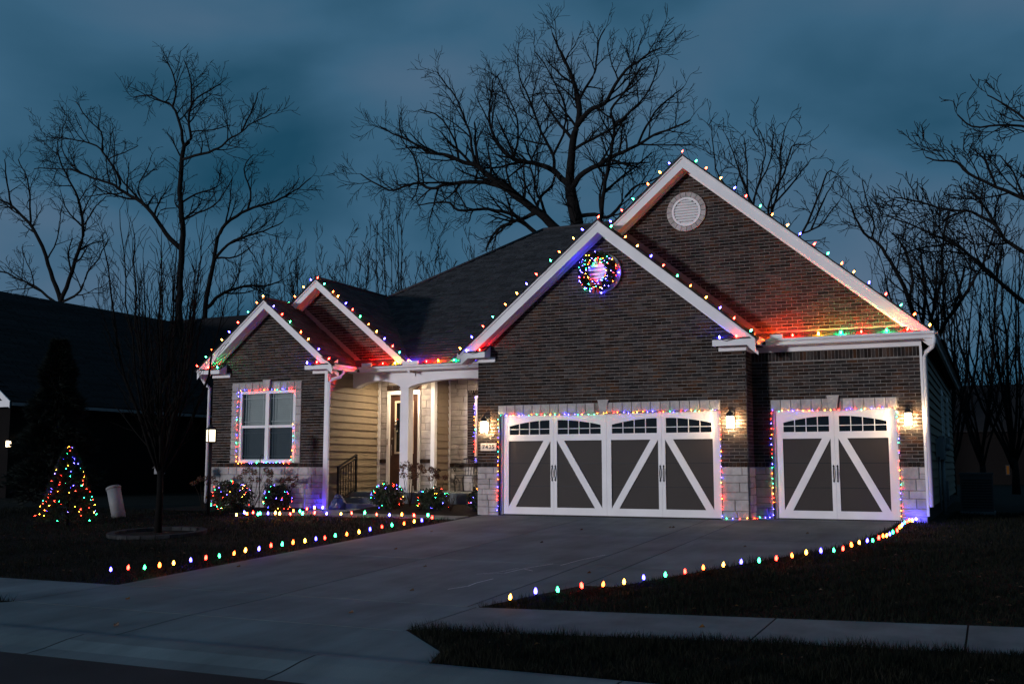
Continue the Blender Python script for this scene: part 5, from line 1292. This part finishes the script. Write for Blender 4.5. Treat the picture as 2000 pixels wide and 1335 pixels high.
# crumpled tarp bundle
t = thing('tarp_bundle', (-14.5,21.35,-.03), 'crumpled dark blue tarp bundle below the downspout', 'tarp')
b = MB(); rg = random.Random(2)
prof = [(.2,0),(.23,.08),(.2,.2),(.15,.3),(.09,.38),(.01,.4)]
vs, fs = [], []
for (r_, z) in prof:
    for k in range(14):
        q = 2*math.pi*k/14; rr_ = r_*rg.uniform(.75,1.15)
        vs.append((-14.5+math.cos(q)*rr_, 21.35+math.sin(q)*rr_*.7, -.03+z+rg.uniform(-.02,.02)))
for i in range(len(prof)-1):
    for k in range(14): k2 = (k+1)%14; fs.append((i*14+k, i*14+k2, (i+1)*14+k2, (i+1)*14+k))
b.add(vs, fs); b.build('fabric', M_BAG, t)
b = MB(); b.tube([(-14.62,21.3,.3),(-14.5,21.22,.28),(-14.38,21.3,.3)], .008, 5); b.build('tie', M_BLACK, t)
# handrail
t = thing('handrail', (-14.95,22.2,0), 'black metal handrail with balusters beside the front steps', 'handrail')
a_, c_ = Vector((-14.93,21.95,0)), Vector((-14.93,22.75,0))
b = MB(); b.box(a_.x-.025,a_.x+.025,a_.y-.025,a_.y+.025,.0,1.05); b.build('post', M_BLACK, t)
b = MB(); b.box(c_.x-.025,c_.x+.025,c_.y-.025,c_.y+.025,.4,1.36); b.build('post', M_BLACK, t)
b = MB(); b.obox((a_.x,(a_.y+c_.y)/2,1.2), X_, Vector((0,.93,.36)).normalized(), Vector((0,-.36,.93)).normalized(), .045, .84, .03); b.build('top_rail', M_BLACK, t)
b = MB(); b.obox((a_.x,(a_.y+c_.y)/2,1.11), X_, Vector((0,.93,.36)).normalized(), Vector((0,-.36,.93)).normalized(), .03, .82, .025); b.build('rail', M_BLACK, t)
b = MB(); b.obox((a_.x,(a_.y+c_.y)/2,.34), X_, Vector((0,.93,.36)).normalized(), Vector((0,-.36,.93)).normalized(), .03, .82, .025); b.build('rail', M_BLACK, t)
for i in range(1,7):
    y = a_.y + .8*i/7; zz = (y-22.35)*.387
    b = MB(); b.box(a_.x-.007,a_.x+.007,y-.007,y+.007,.335+zz,1.1+zz); b.build('baluster', M_BLACK, t)
# porch bench
BX, BY, BZ = -11.95, 24.25, .4
t = thing('porch_bench', (BX,BY,BZ), 'dark iron bench with scrolled arms on the porch', 'bench')
for i in range(4):
    b = MB(); b.box(BX-.8,BX+.8,BY-.25+i*.12,BY-.17+i*.12,BZ+.4,BZ+.425); b.build('seat_slat', M_BLACK, t)
for i in range(19):
    x = BX-.72+i*.08
    b = MB(); b.tube([(x,BY+.24,BZ+.42),(x,BY+.3,BZ+.86)], .009, 5); b.build('back_bar', M_BLACK, t)
b = MB(); b.tube([(BX-.8,BY+.3,BZ+.84),(BX-.4,BY+.31,BZ+.9),(BX,BY+.32,BZ+.93),(BX+.4,BY+.31,BZ+.9),(BX+.8,BY+.3,BZ+.84)], .018, 6); b.build('back_rail', M_BLACK, t)
for sx in (-.78,.78):
    for yy in (BY-.22, BY+.24):
        b = MB(); b.tube([(BX+sx,yy,BZ+.42),(BX+sx,yy-.02,BZ+.2),(BX+sx,yy+.01,BZ)], .016, 6); b.build('leg', M_BLACK, t)
    b = MB(); b.tube([(BX+sx,BY+.29,BZ+.72),(BX+sx,BY,BZ+.7),(BX+sx,BY-.24,BZ+.66),(BX+sx,BY-.3,BZ+.58),(BX+sx,BY-.25,BZ+.52),(BX+sx,BY-.2,BZ+.57),(BX+sx,BY-.23,BZ+.61)], .014, 6); b.build('arm', M_BLACK, t)
    b = MB(); b.tube([(BX+sx+.1*math.cos(q*.7)*(1-q/14), BY-.18, BZ+.24+.12*math.sin(q*.7)*(1-q/14)) for q in range(13)], .01, 5); b.build('scroll', M_BLACK, t)
# utilities on the side wall
t = thing('electric_meter', (GR+.08,26.6,.0), 'grey electric meter boxes and conduit on the dark side wall', 'meter')
b = MB(); b.box(GR+.03,GR+.17,26.3,26.75,1.2,1.75); b.build('meter_box', M_GREY, t)
b = MB(); b.box(GR+.03,GR+.2,24.9,25.3,1.25,1.65); b.build('panel_box', M_GREY, t)
b = MB(); b.box(GR+.03,GR+.22,27.8,28.2,1.5,1.75); b.build('junction_box', M_GREY, t)
b = MB(); b.lathe((GR+.17,26.52,1.48), [(.08,0),(.08,.06),(.05,.09)], 14, (1,0,0)); b.build('meter_dial', M_GREY, t)
b = MB(); b.tube([(GR+.1,26.52,1.2),(GR+.1,26.52,-.1)], .045, 8); b.build('conduit', M_GREY, t)
b = MB(); b.tube([(GR+.08,25.1,1.25),(GR+.08,25.1,.1)], .025, 8); b.build('conduit', M_GREY, t)
b = MB(); b.box(GR+.03,GR+.16,27.4,27.7,.25,.7); b.build('gas_box', M_GREY, t)
AC = (-.45, 26.6, -.05)
t = thing('air_conditioner', AC, 'dark boxy air conditioning unit on the ground behind the house corner', 'air conditioner')
b = MB(); b.box(-.8,-.05,26.25,27.0,-.05,.02); b.build('pad', M_CONC, t)
b = MB(); b.box(-.77,-.08,26.28,26.97,.02,.85); b.build('cabinet', M_DARKGREY, t)
for i in range(11):
    b = MB(); b.box(-.74,-.11,26.265,26.279,.1+i*.062,.13+i*.062); b.build('grille_slat', M_BLACK, t)
b = MB(); b.box(-.79,-.06,26.26,26.99,.851,.9); b.build('lid', M_DARKGREY, t)
# ring of edging stones round the young tree
ring = thing('tree_ring', (-14.6,15.45,g(15.4)), 'low circle of pale edging blocks round the bare tree', 'edging')
for k in range(22):
    q0, q1 = 2*math.pi*(k+.03)/22, 2*math.pi*(k+.97)/22
    b = MB(); pts = []
    for (r_, q) in ((.78,q0),(.92,q0),(.92,q1),(.78,q1)):
        x, y = -14.6+math.cos(q)*r_, 15.45+math.sin(q)*r_
        pts.append((x, y, g(y)+.065))
    b.slab(pts, .1); b.build('block', M_EDGING, ring)
b = MB(); b.lathe((-14.6,15.45,g(15.45)), [(.76,-.02),(.7,.015),(.3,.03),(.01,.04)], 22); b.build('mulch_disc', M_MULCH, ring)

# ------------------------------------------------------------------ bare trees
TW = .012   # twig radius
def wander(p, d, L, n, rg, wig=.25, lift=.1):
    pts = [p.copy()]; d = d.normalized(); st = L/n
    for _ in range(n):
        d = (d + Vector((rg.uniform(-1,1), rg.uniform(-1,1), rg.uniform(-1,1)))*wig + Vector((0,0,lift))).normalized()
        p = p + d*st; pts.append(p.copy())
    return pts
def spawn(b, pts, r0, r1, L, depth, rg, dens, start=.25, ang=(.5,1.05), lift=.05):
    """side branches along a polyline, recursively"""
    seg = [(pts[i+1]-pts[i]).length for i in range(len(pts)-1)]; tot = sum(seg)
    n = max(1, int(tot*dens*(1-start)))
    for k in range(n + 1):
        u = start + (1-start)*((k + rg.random()*.8)/(n+.8)) if k < n else 1.0
        s = u*tot; i = 0
        while i < len(seg)-1 and s > seg[i]: s -= seg[i]; i += 1
        p = pts[i].lerp(pts[i+1], min(1, s/max(seg[i],1e-6)))
        t = (pts[i+1]-pts[i]).normalized()
        ax = t.cross(Vector((rg.uniform(-1,1), rg.uniform(-1,1), rg.uniform(-1,1))))
        if ax.length < 1e-3: continue
        d = Matrix.Rotation(rg.uniform(*ang), 3, ax.normalized()) @ t
        d.z += .08
        ll = L*rg.uniform(.55,1.15)*(1.15-.72*u)
        rr = max((r0 + (r1-r0)*u)*.6, TW)
        rr = min(rr, ll*.03 + TW)
        ns = 5 if depth > 1 else (4 if depth == 1 else 3)
        q = wander(p, d, ll, ns, rg, .2, lift)
        re = max(TW*.8, rr*.4)
        b.tube(q, [rr + (re-rr)*j/ns for j in range(ns+1)], 4 if rr > .02 else 3, cap=False)
        if depth > 0: spawn(b, q, rr, re, L*.5, depth-1, rg, dens*1.8, .15, ang, lift)
def smooth_path(pts, rg, jit=.06):
    P = [Vector(p) for p in pts]; out = [P[0]]
    for i in range(len(P)-1):
        p0, p1, p2, p3 = P[max(i-1,0)], P[i], P[i+1], P[min(i+2,len(P)-1)]
        for k in (1,2,3):
            t = k/3
            q = .5*((2*p1) + (p2-p0)*t + (2*p0-5*p1+4*p2-p3)*t*t + (3*p1-p0-3*p2+p3)*t**3)
            if k < 3: q += Vector((rg.uniform(-1,1), rg.uniform(-1,1), rg.uniform(-1,1)))*jit*(p2-p1).length*.5
            out.append(q)
    return out
def traced_tree(name, limbs, label, seed, L=2.6, dens=1.0, depth=2, group='bare winter trees against the sky', bark=None, base=True):
    rg = random.Random(seed)
    p0 = limbs[0][0][0]
    loc = (p0[0], p0[1], g(p0[1]))
    t = thing(name, loc, label, 'tree', group)
    tr, cr = MB(), MB()
    for li, (pts, r0, r1) in enumerate(limbs):
        if li == 0 and base: pts = [(pts[0][0]+.1, pts[0][1], g(pts[0][1])-.1)] + list(pts)
        q = smooth_path(pts, rg)
        n = len(q)-1
        rad = [r0 + (r1-r0)*(j/n)**.8 for j in range(n+1)]
        tgt = tr if li == 0 else cr
        tgt.tube(q, rad, 8 if r0 > .1 else 6)
        ln = sum((q[j+1]-q[j]).length for j in range(n))
        st = .45 if li == 0 else .2
        if li == 0 and base: st = .72
        spawn(cr, q, r0, r1, min(L, ln*.5), depth, rg, dens, st)
    tr.build('trunk', bark or M_BARK, t); cr.build('crown', bark or M_BARK, t)
traced_tree('bare_oak', OAK, 'huge bare oak spreading wide behind the middle of the roof', 3, 2.9, 1.75, 2)
traced_tree('bare_tree', TREE_A, 'tall bare tree with straight dark trunk above the small window gable', 4, 2.6, 1.7, 2)
traced_tree('bare_tree', TREE_B, 'leaning bare tree with long boughs reaching over the rear small gable', 5, 2.6, 1.7, 2)
traced_tree('bare_tree', TREE_C, 'bare forked tree behind the neighbouring house at the left edge', 6, 2.4, 1.7, 2)
traced_tree('bare_tree', TREE_D, 'near bare tree whose boughs sweep in from the right edge', 7, 2.0, 2.6, 2)
traced_tree('bare_tree', TREE_E, 'cluster of bent bare trunks behind the right end of the roof', 8, 2.4, 2.0, 2)
traced_tree('bare_tree', TREE_F, 'many stemmed upright bare tree behind the highest gable', 9, 1.9, 1.7, 2)

def brush_tree(name, base, h, sp, n, label, seed, L=1.2, dens=1.3, depth=1, r=.05, bark=None, fork=.12, group='bare winter trees against the sky'):
    """several upright stems fanning out from one base"""
    rg = random.Random(seed); bx, by, bz = base
    t = thing(name, base, label, 'tree', group)
    tr, cr = MB(), MB()
    fz = bz + h*fork
    tr.tube([(bx,by,bz-.1),(bx+.02,by,(bz+fz)/2),(bx,by,fz)], [r*1.5,r*1.2,r], 8)
    for k in range(n):
        q = 2*math.pi*k/n + rg.uniform(-.4,.4); s_ = sp*rg.uniform(.25,1)
        hh = h*rg.uniform(.75,1.0)
        e_ = Vector((bx+math.cos(q)*s_, by+math.sin(q)*s_, bz+hh))
        st = Vector((bx,by,fz - rg.uniform(0,h*.06)))
        m_ = st.lerp(e_, .4) + Vector((math.cos(q),math.sin(q),0))*s_*.18
        pts = smooth_path([st, m_, st.lerp(e_,.75)+Vector((math.cos(q),math.sin(q),0))*s_*.08, e_], rg, .05)
        nn = len(pts)-1
        rr = r*rg.uniform(.4,.7)
        cr.tube(pts, [rr+(.006-rr)*j/nn for j in range(nn+1)], 5)
        spawn(cr, pts, rr, .006, L, depth, rg, dens, .12, (.35,.75), .12)
    tr.build('trunk', bark or M_BARK, t); cr.build('crown', bark or M_BARK, t)
TW = .006
brush_tree('young_tree', (-14.6,15.45,g(15.45)), 6.1, 1.5, 24, 'young bare tree with upright twiggy crown inside the ring of edging blocks', 31, 1.1, 2.3, 1, .055, M_BARK2, .22, 'bare winter trees against the sky')
TW = .014
for i, (bx, by, h, sp, n, lab) in enumerate((
    (-37.7, 46, 14.4, 4.2, 9, 'bushy bare tree directly behind the apex of the small window gable'),
    (-34.0, 47, 14.0, 4.0, 9, 'bushy bare tree between the two small gable peaks and the sky'),
    (-31.3, 46, 13.6, 3.6, 8, 'low bushy bare tree right of the rear small gable peak'),
    (-27.7, 46, 14.6, 2.4, 9, 'slim bare tree just left of the big oak, rising over the roof slope'),
    (-25.4, 48, 13.2, 2.4, 8, 'smaller bare tree under the lowest oak bough'),
    (-46.0, 47, 14.0, 4.6, 9, 'bushy bare tree right of the forked tree at the left edge'),
    (-1.6, 45, 11.0, 2.6, 9, 'bare tree rising just beyond the side wall eaves'),
    (.7, 47, 12.5, 2.8, 10, 'bare tree standing behind the air conditioner in the dusk'),
    (-.6, 56, 14.5, 3.4, 10, 'bare tree deep in the woods above the far lit window'),
    (-4.2, 54, 13.0, 3.2, 7, 'bare tree beyond the lower end of the highest gable rake'))):
    brush_tree('bare_tree', (bx,by,g(by)), h, sp, n, lab, 50+i, 2.0, 1.45 if bx < -10 else .95, 2, .12)

# far-off wood that reads as one mass
rg = random.Random(77); b = MB()
for k in range(130):
    x = rg.choice((rg.uniform(-14,6), rg.uniform(-14,6), rg.uniform(-95,-30))); y = rg.uniform(72,120)
    h = rg.uniform(7,13)
    p = wander(Vector((x,y,-.2)), Vector((rg.uniform(-.1,.1),0,1)), h, 6, rg, .1, .1)
    b.tube(p, [.16*(1-j/7) + .01 for j in range(7)], 4, cap=False)
    spawn(b, p, .12, .02, 2.6, 1, rg, .9, .2)
for k in range(2600):
    x = rg.choice((rg.uniform(-100,8), rg.uniform(-14,8))); y = rg.uniform(80,110); z = rg.uniform(0,3.4)*rg.random()**.4
    q = wander(Vector((x,y,z)), Vector((rg.uniform(-1,1),0,rg.uniform(.2,1))), rg.uniform(.8,2.2), 2, rg, .4, .1)
    b.tube(q, [.05,.035,.01], 3, cap=False)
tag(b.build('woods', M_BARK), 'dim leafless woods far behind the houses', 'woods', kind='stuff')

# dark spruce in front of the neighbouring house
SP = (-22.0, 19.5, g(19.5))
t = thing('spruce', SP, 'tall dark spruce in front of the neighbouring house', 'tree')
rg = random.Random(15); b = MB()
for k in range(5200):
    u = rg.random()**.7; z = SP[2] + .25 + u*4.1; R_ = (1-u)**.9*1.45 + .04
    q = rg.uniform(0,2*math.pi); lay = .75 + .25*math.sin(z*7 + q*2); rr_ = R_*rg.uniform(.45,1)*lay
    p = Vector((SP[0]+math.cos(q)*rr_, SP[1]+math.sin(q)*rr_, z - .16*rr_))
    tuft(b, p, (math.cos(q), math.sin(q), .1), .26, 6, rg, .014, .6)
b.build('crown', M_NEEDLE, t)
b = MB(); b.tube([SP, (SP[0],SP[1],SP[2]+4.3)], [.14,.02], 8); b.build('trunk', M_BARK, t)

# ------------------------------------------------------------------ neighbouring houses
NH = thing('neighbour_house', (-38,33,0), 'dark neighbouring house with white rake board behind the spruce', 'house', 'other houses in the dusk')
NX0, NX1, NYF, NYB = -45.0, -31.6, 26.0, 50.0
NZE, NRX, NRZ = 3.5, -38.3, 8.45
b = MB()
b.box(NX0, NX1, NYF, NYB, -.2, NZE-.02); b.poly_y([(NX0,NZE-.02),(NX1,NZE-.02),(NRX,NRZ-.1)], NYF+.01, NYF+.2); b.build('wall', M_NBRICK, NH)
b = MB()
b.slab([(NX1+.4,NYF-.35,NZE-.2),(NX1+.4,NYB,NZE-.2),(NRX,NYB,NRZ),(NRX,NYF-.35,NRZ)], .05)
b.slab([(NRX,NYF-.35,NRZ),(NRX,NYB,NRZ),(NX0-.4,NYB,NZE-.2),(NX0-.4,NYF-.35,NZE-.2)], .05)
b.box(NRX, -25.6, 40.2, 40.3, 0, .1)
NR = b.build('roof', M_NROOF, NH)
b = MB(); b.slab([(-25.5,36.0,3.4),(-25.5,41.0,8.55),(-38.5,41.0,8.55),(-38.5,36.0,3.4)][::-1][::-1], .05); b.slab([(-25.5,41.0,8.55),(-25.5,46.0,3.4),(-38.5,46.0,3.4),(-38.5,41.0,8.55)], .05); b.build('cross_roof', M_NROOF, NH)
b = MB(); b.box(-33,-25.9,36.5,45.5,-.2,3.38); b.poly_y([(-33,3.38),(-25.9,3.38),(-25.9,3.4),(-33,3.4)],36.5,45.5); b.build('wall', M_NBRICK, NH)
# courses of shingles as raised strips on the slope that faces the photographed house
k = 0; u = .12
Ls = math.hypot(NX1+.4-NRX, NRZ-NZE+.2)
d_ = Vector((NRX-NX1-.4, 0, NRZ-NZE+.2)).normalized(); nn_ = Vector((-d_.z,0,d_.x)); nn_ = nn_ if nn_.z > 0 else -nn_
strips = []
while u < Ls:
    c = Vector((NX1+.4, 0, NZE-.2)) + d_*u
    y = NYF - .3 + (k%2)*.4
    while y < NYB-1:
        strips.append(((c.x+nn_.x*.02, y+.7, c.z+nn_.z*.02), Y_, d_, nn_, 1.36, .15, .015)); y += 1.4
    u += .16; k += 1
pieces('shingle_strip', 'shingle_strips', strips, M_NROOF, NR, 60)
b = MB()
v_ = .2
pts = [(NRX,NRZ+.02),(NX1+.42,NZE-.18),(NX1+.42,NZE-.42),(NRX,NRZ-.22)]
b.poly_y(pts[::-1], NYF-.4, NYF-.36); b.build('rake_board', M_WHITE, NH)
b = MB(); b.box(NX1-1.4,NX1+.42,NYF-.39,NYF-.355,NZE-.38,NZE-.16); b.build('eave_return', M_WHITE, NH)
b = MB(); b.box(NX1+.36,NX1+.48,NYF-.3,NYB,NZE-.33,NZE-.22); b.build('gutter', M_GREY, NH)
b = MB(); b.box(-34.2,-32.25,NYF-.04,NYF-.002,.0,2.3); b.build('garage_door', M_GREY, NH)
# its lit lamp
t = thing('wall_lantern', (-31.5,NYF,1.8), 'small bright lantern on the neighbouring house seen through the spruce', 'lantern')
b = MB(); b.box(-31.62,-31.42,NYF-.12,NYF-.0,1.72,1.74); b.build('base', M_BLACK, t)
b = MB(); b.box(-31.59,-31.45,NYF-.11,NYF-.01,1.742,1.94); b.build('glass', M_LANTERN, t)
b = MB(); b.box(-31.62,-31.42,NYF-.13,NYF-.0,1.942,1.97); b.build('cap', M_BLACK, t)
SHADE_HOUSE = thing('neighbour_house', (11,29,0), 'unseen dark house added beyond the right edge to shade the side wall', 'house', 'other houses in the dusk')  # out of view, added to keep sky light off the side wall
b = MB(); b.box(5.5,17,21,38,-.2,3.5); b.poly_y([(5.5,3.5),(17,3.5),(11.25,7.6)], 21.02, 21.2); b.build('wall', M_NBRICK, SHADE_HOUSE)
b = MB(); b.slab([(5.0,20.6,3.3),(11.25,20.6,7.8),(11.25,38.4,7.8),(5.0,38.4,3.3)][::-1], .06); b.slab([(11.25,20.6,7.8),(17.5,20.6,3.3),(17.5,38.4,3.3),(11.25,38.4,7.8)][::-1], .06); b.build('roof', M_NROOF, SHADE_HOUSE)
w = MB(); w.box(5.44,5.498,26,27.2,1.0,2.6); w = w.build('window', M_WHITE, SHADE_HOUSE); q = MB(); q.box(5.42,5.439,26.1,27.1,1.1,2.5); q.build('pane', M_GLASS, w)
FH = thing('far_house', (4,72,0), 'far house lost in the dark woods with two warm lit panes', 'house', 'other houses in the dusk')
b = MB(); b.box(-3,16,72,84,-.2,3.4); b.build('wall', M_NBRICK, FH)
b = MB(); b.slab([(-3.6,71.5,3.3),(16.6,71.5,3.3),(16.6,78,6.6),(-3.6,78,6.6)], .1); b.slab([(-3.6,78,6.6),(16.6,78,6.6),(16.6,84.5,3.3),(-3.6,84.5,3.3)], .1); b.build('roof', M_NROOF, FH)
M_FARWIN = glow('far_window', (1.0,.42,.1), .05)
for x in (.55,.95):
    w = MB(); w.box(x,x+.24,71.95,71.998,.55,1.15); w = w.build('window', M_BLACK, FH)
    q = MB(); q.box(x+.05,x+.19,71.93,71.949,.6,1.1); q.build('pane', M_FARWIN, w)

# ------------------------------------------------------------------ grass and fallen leaves
def blades(regions, seed):
    rs = np.random.RandomState(seed); VV, FF = [], []; base = 0
    for (x0,x1,y0,y1,dens,hh,keep) in regions:
        n = int((x1-x0)*(y1-y0)*dens)
        x = rs.uniform(x0,x1,n); y = rs.uniform(y0,y1,n)
        k = keep(x, y); x, y = x[k], y[k]; n = len(x)
        # tussocks
        h = hh*rs.uniform(.4,1.25,n)*(1+.45*np.sin(x*3.1+np.cos(y*2.3)*2)*np.sin(y*2.7)+.3*np.sin(x*9.7+y*1.3)*np.sin(y*8.1-x))
        z = np.interp(y, GY, GZ) - .006
        a = rs.uniform(0,2*np.pi,n); w = .0035*rs.uniform(.7,1.4,n)*(1+np.maximum(0,y-9)*.05)
        lx, ly = rs.normal(0,.35,n)*h, rs.normal(0,.35,n)*h
        P0 = np.stack([x-np.cos(a)*w, y-np.sin(a)*w, z],1); P1 = np.stack([x+np.cos(a)*w, y+np.sin(a)*w, z],1)
        P2 = np.stack([x+lx, y+ly, z+h],1)
        VV.append(np.stack([P0,P1,P2],1).reshape(-1,3))
    V = np.concatenate(VV); n = len(V)//3
    me = bpy.data.meshes.new('grass')
    me.vertices.add(len(V)); me.vertices.foreach_set('co', V.ravel())
    me.loops.add(len(V)); me.loops.foreach_set('vertex_index', np.arange(len(V)))
    me.polygons.add(n); me.polygons.foreach_set('loop_start', np.arange(n)*3); me.polygons.foreach_set('loop_total', np.full(n,3))
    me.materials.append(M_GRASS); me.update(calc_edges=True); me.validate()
    o = bpy.data.objects.new('grass', me); put(o)
    return tag(o, 'short dormant lawn grass on both sides of the driveway', 'grass', kind='stuff')
ex, ey = [p[1] for p in EDGE_R], [p[0] for p in EDGE_R]
def k_verge(x, y):
    top = np.where(x < -2, 8.82+(x+5.2)*.18, 9.39+(x+2)*.12)
    fl = np.interp(y, [7.6,7.68,8.09,8.8,12], [-4.28,-4.28,-4.4,-5.16,-5.16])
    return (y < top+.03) & (y > 7.62) & (x > fl)
def k_right(x, y):
    return (y > 10.25+(x+5.15)*.13) & (x > np.interp(y, ey+[22,60], ex+[-1.7,-1.7])) & ~((x < -.95) & (y > 21.3))
def k_left(x, y):
    return (x < -10.34) & (y > 10.25) & ((x+14.6)**2+(y-15.45)**2 > .85) & ~((y > 19.6) & (x > -16.4)) & ~((y > 20) & (x > -19.2))
def k_lverge(x, y): return (y > 7.62) & (y < 8.76) & (x < np.interp(y, [7.6,8.1,8.72], [-11.0,-11.2,-10.38]))
blades([(-5.3,9,7.6,10.2,3400,.075,k_verge), (-5.3,9,10.2,13.5,1900,.07,k_right), (-3.6,10,13.5,17.5,1100,.07,k_right), (-2.2,12,17.5,27,420,.075,k_right),
        (-20,-10.3,10.2,14,1000,.06,k_left), (-24,-10.3,14,20.2,420,.065,k_left), (-15,-10.3,7.6,8.8,2200,.07,k_lverge)], 5)
rs = np.random.RandomState(9); b = MB()
for k in range(800):
    if k % 3: x, y = rs.uniform(-4.5,6), rs.uniform(7.7,20)
    else: x, y = rs.uniform(-20,-10.5), rs.uniform(10.4,19.5)
    if not (k_verge(np.array([x]),np.array([y]))[0] or k_right(np.array([x]),np.array([y]))[0] or k_left(np.array([x]),np.array([y]))[0]): continue
    s_ = rs.uniform(.015,.035); a = rs.uniform(0,6.28); z = g(y)+.015
    c_, q_ = math.cos(a)*s_, math.sin(a)*s_
    b.add([(x-c_,y-q_,z),(x+q_*.6,y-c_*.6,z+.012),(x+c_,y+q_,z+.004),(x-q_*.6,y+c_*.6,z+.016)], [(0,1,2,3)])
for (x, y) in ((-9.6,17.2),(-8.8,14.6),(-6.9,16.1),(-4.9,13.0),(-9.9,12.1),(-3.6,16.4),(-6.2,9.4),(-2.6,9.9),(-9.2,9.3),(-7.3,12.9),(-5.55,19.0),(-5.5,19.05),(-8.1,8.05),(-8.05,8.0),(-7.0,18.2),(-3.0,18.6),(-6.4,11.0)):
    z = g(y)+.006
    b.add([(x-.03,y-.01,z),(x,y-.03,z+.02),(x+.035,y,z+.005),(x,y+.03,z+.03)], [(0,1,2,3)])
tag(b.build('leaves', M_LEAFLIT), 'scattered dry fallen leaves on lawn and driveway', 'leaves', kind='stuff')
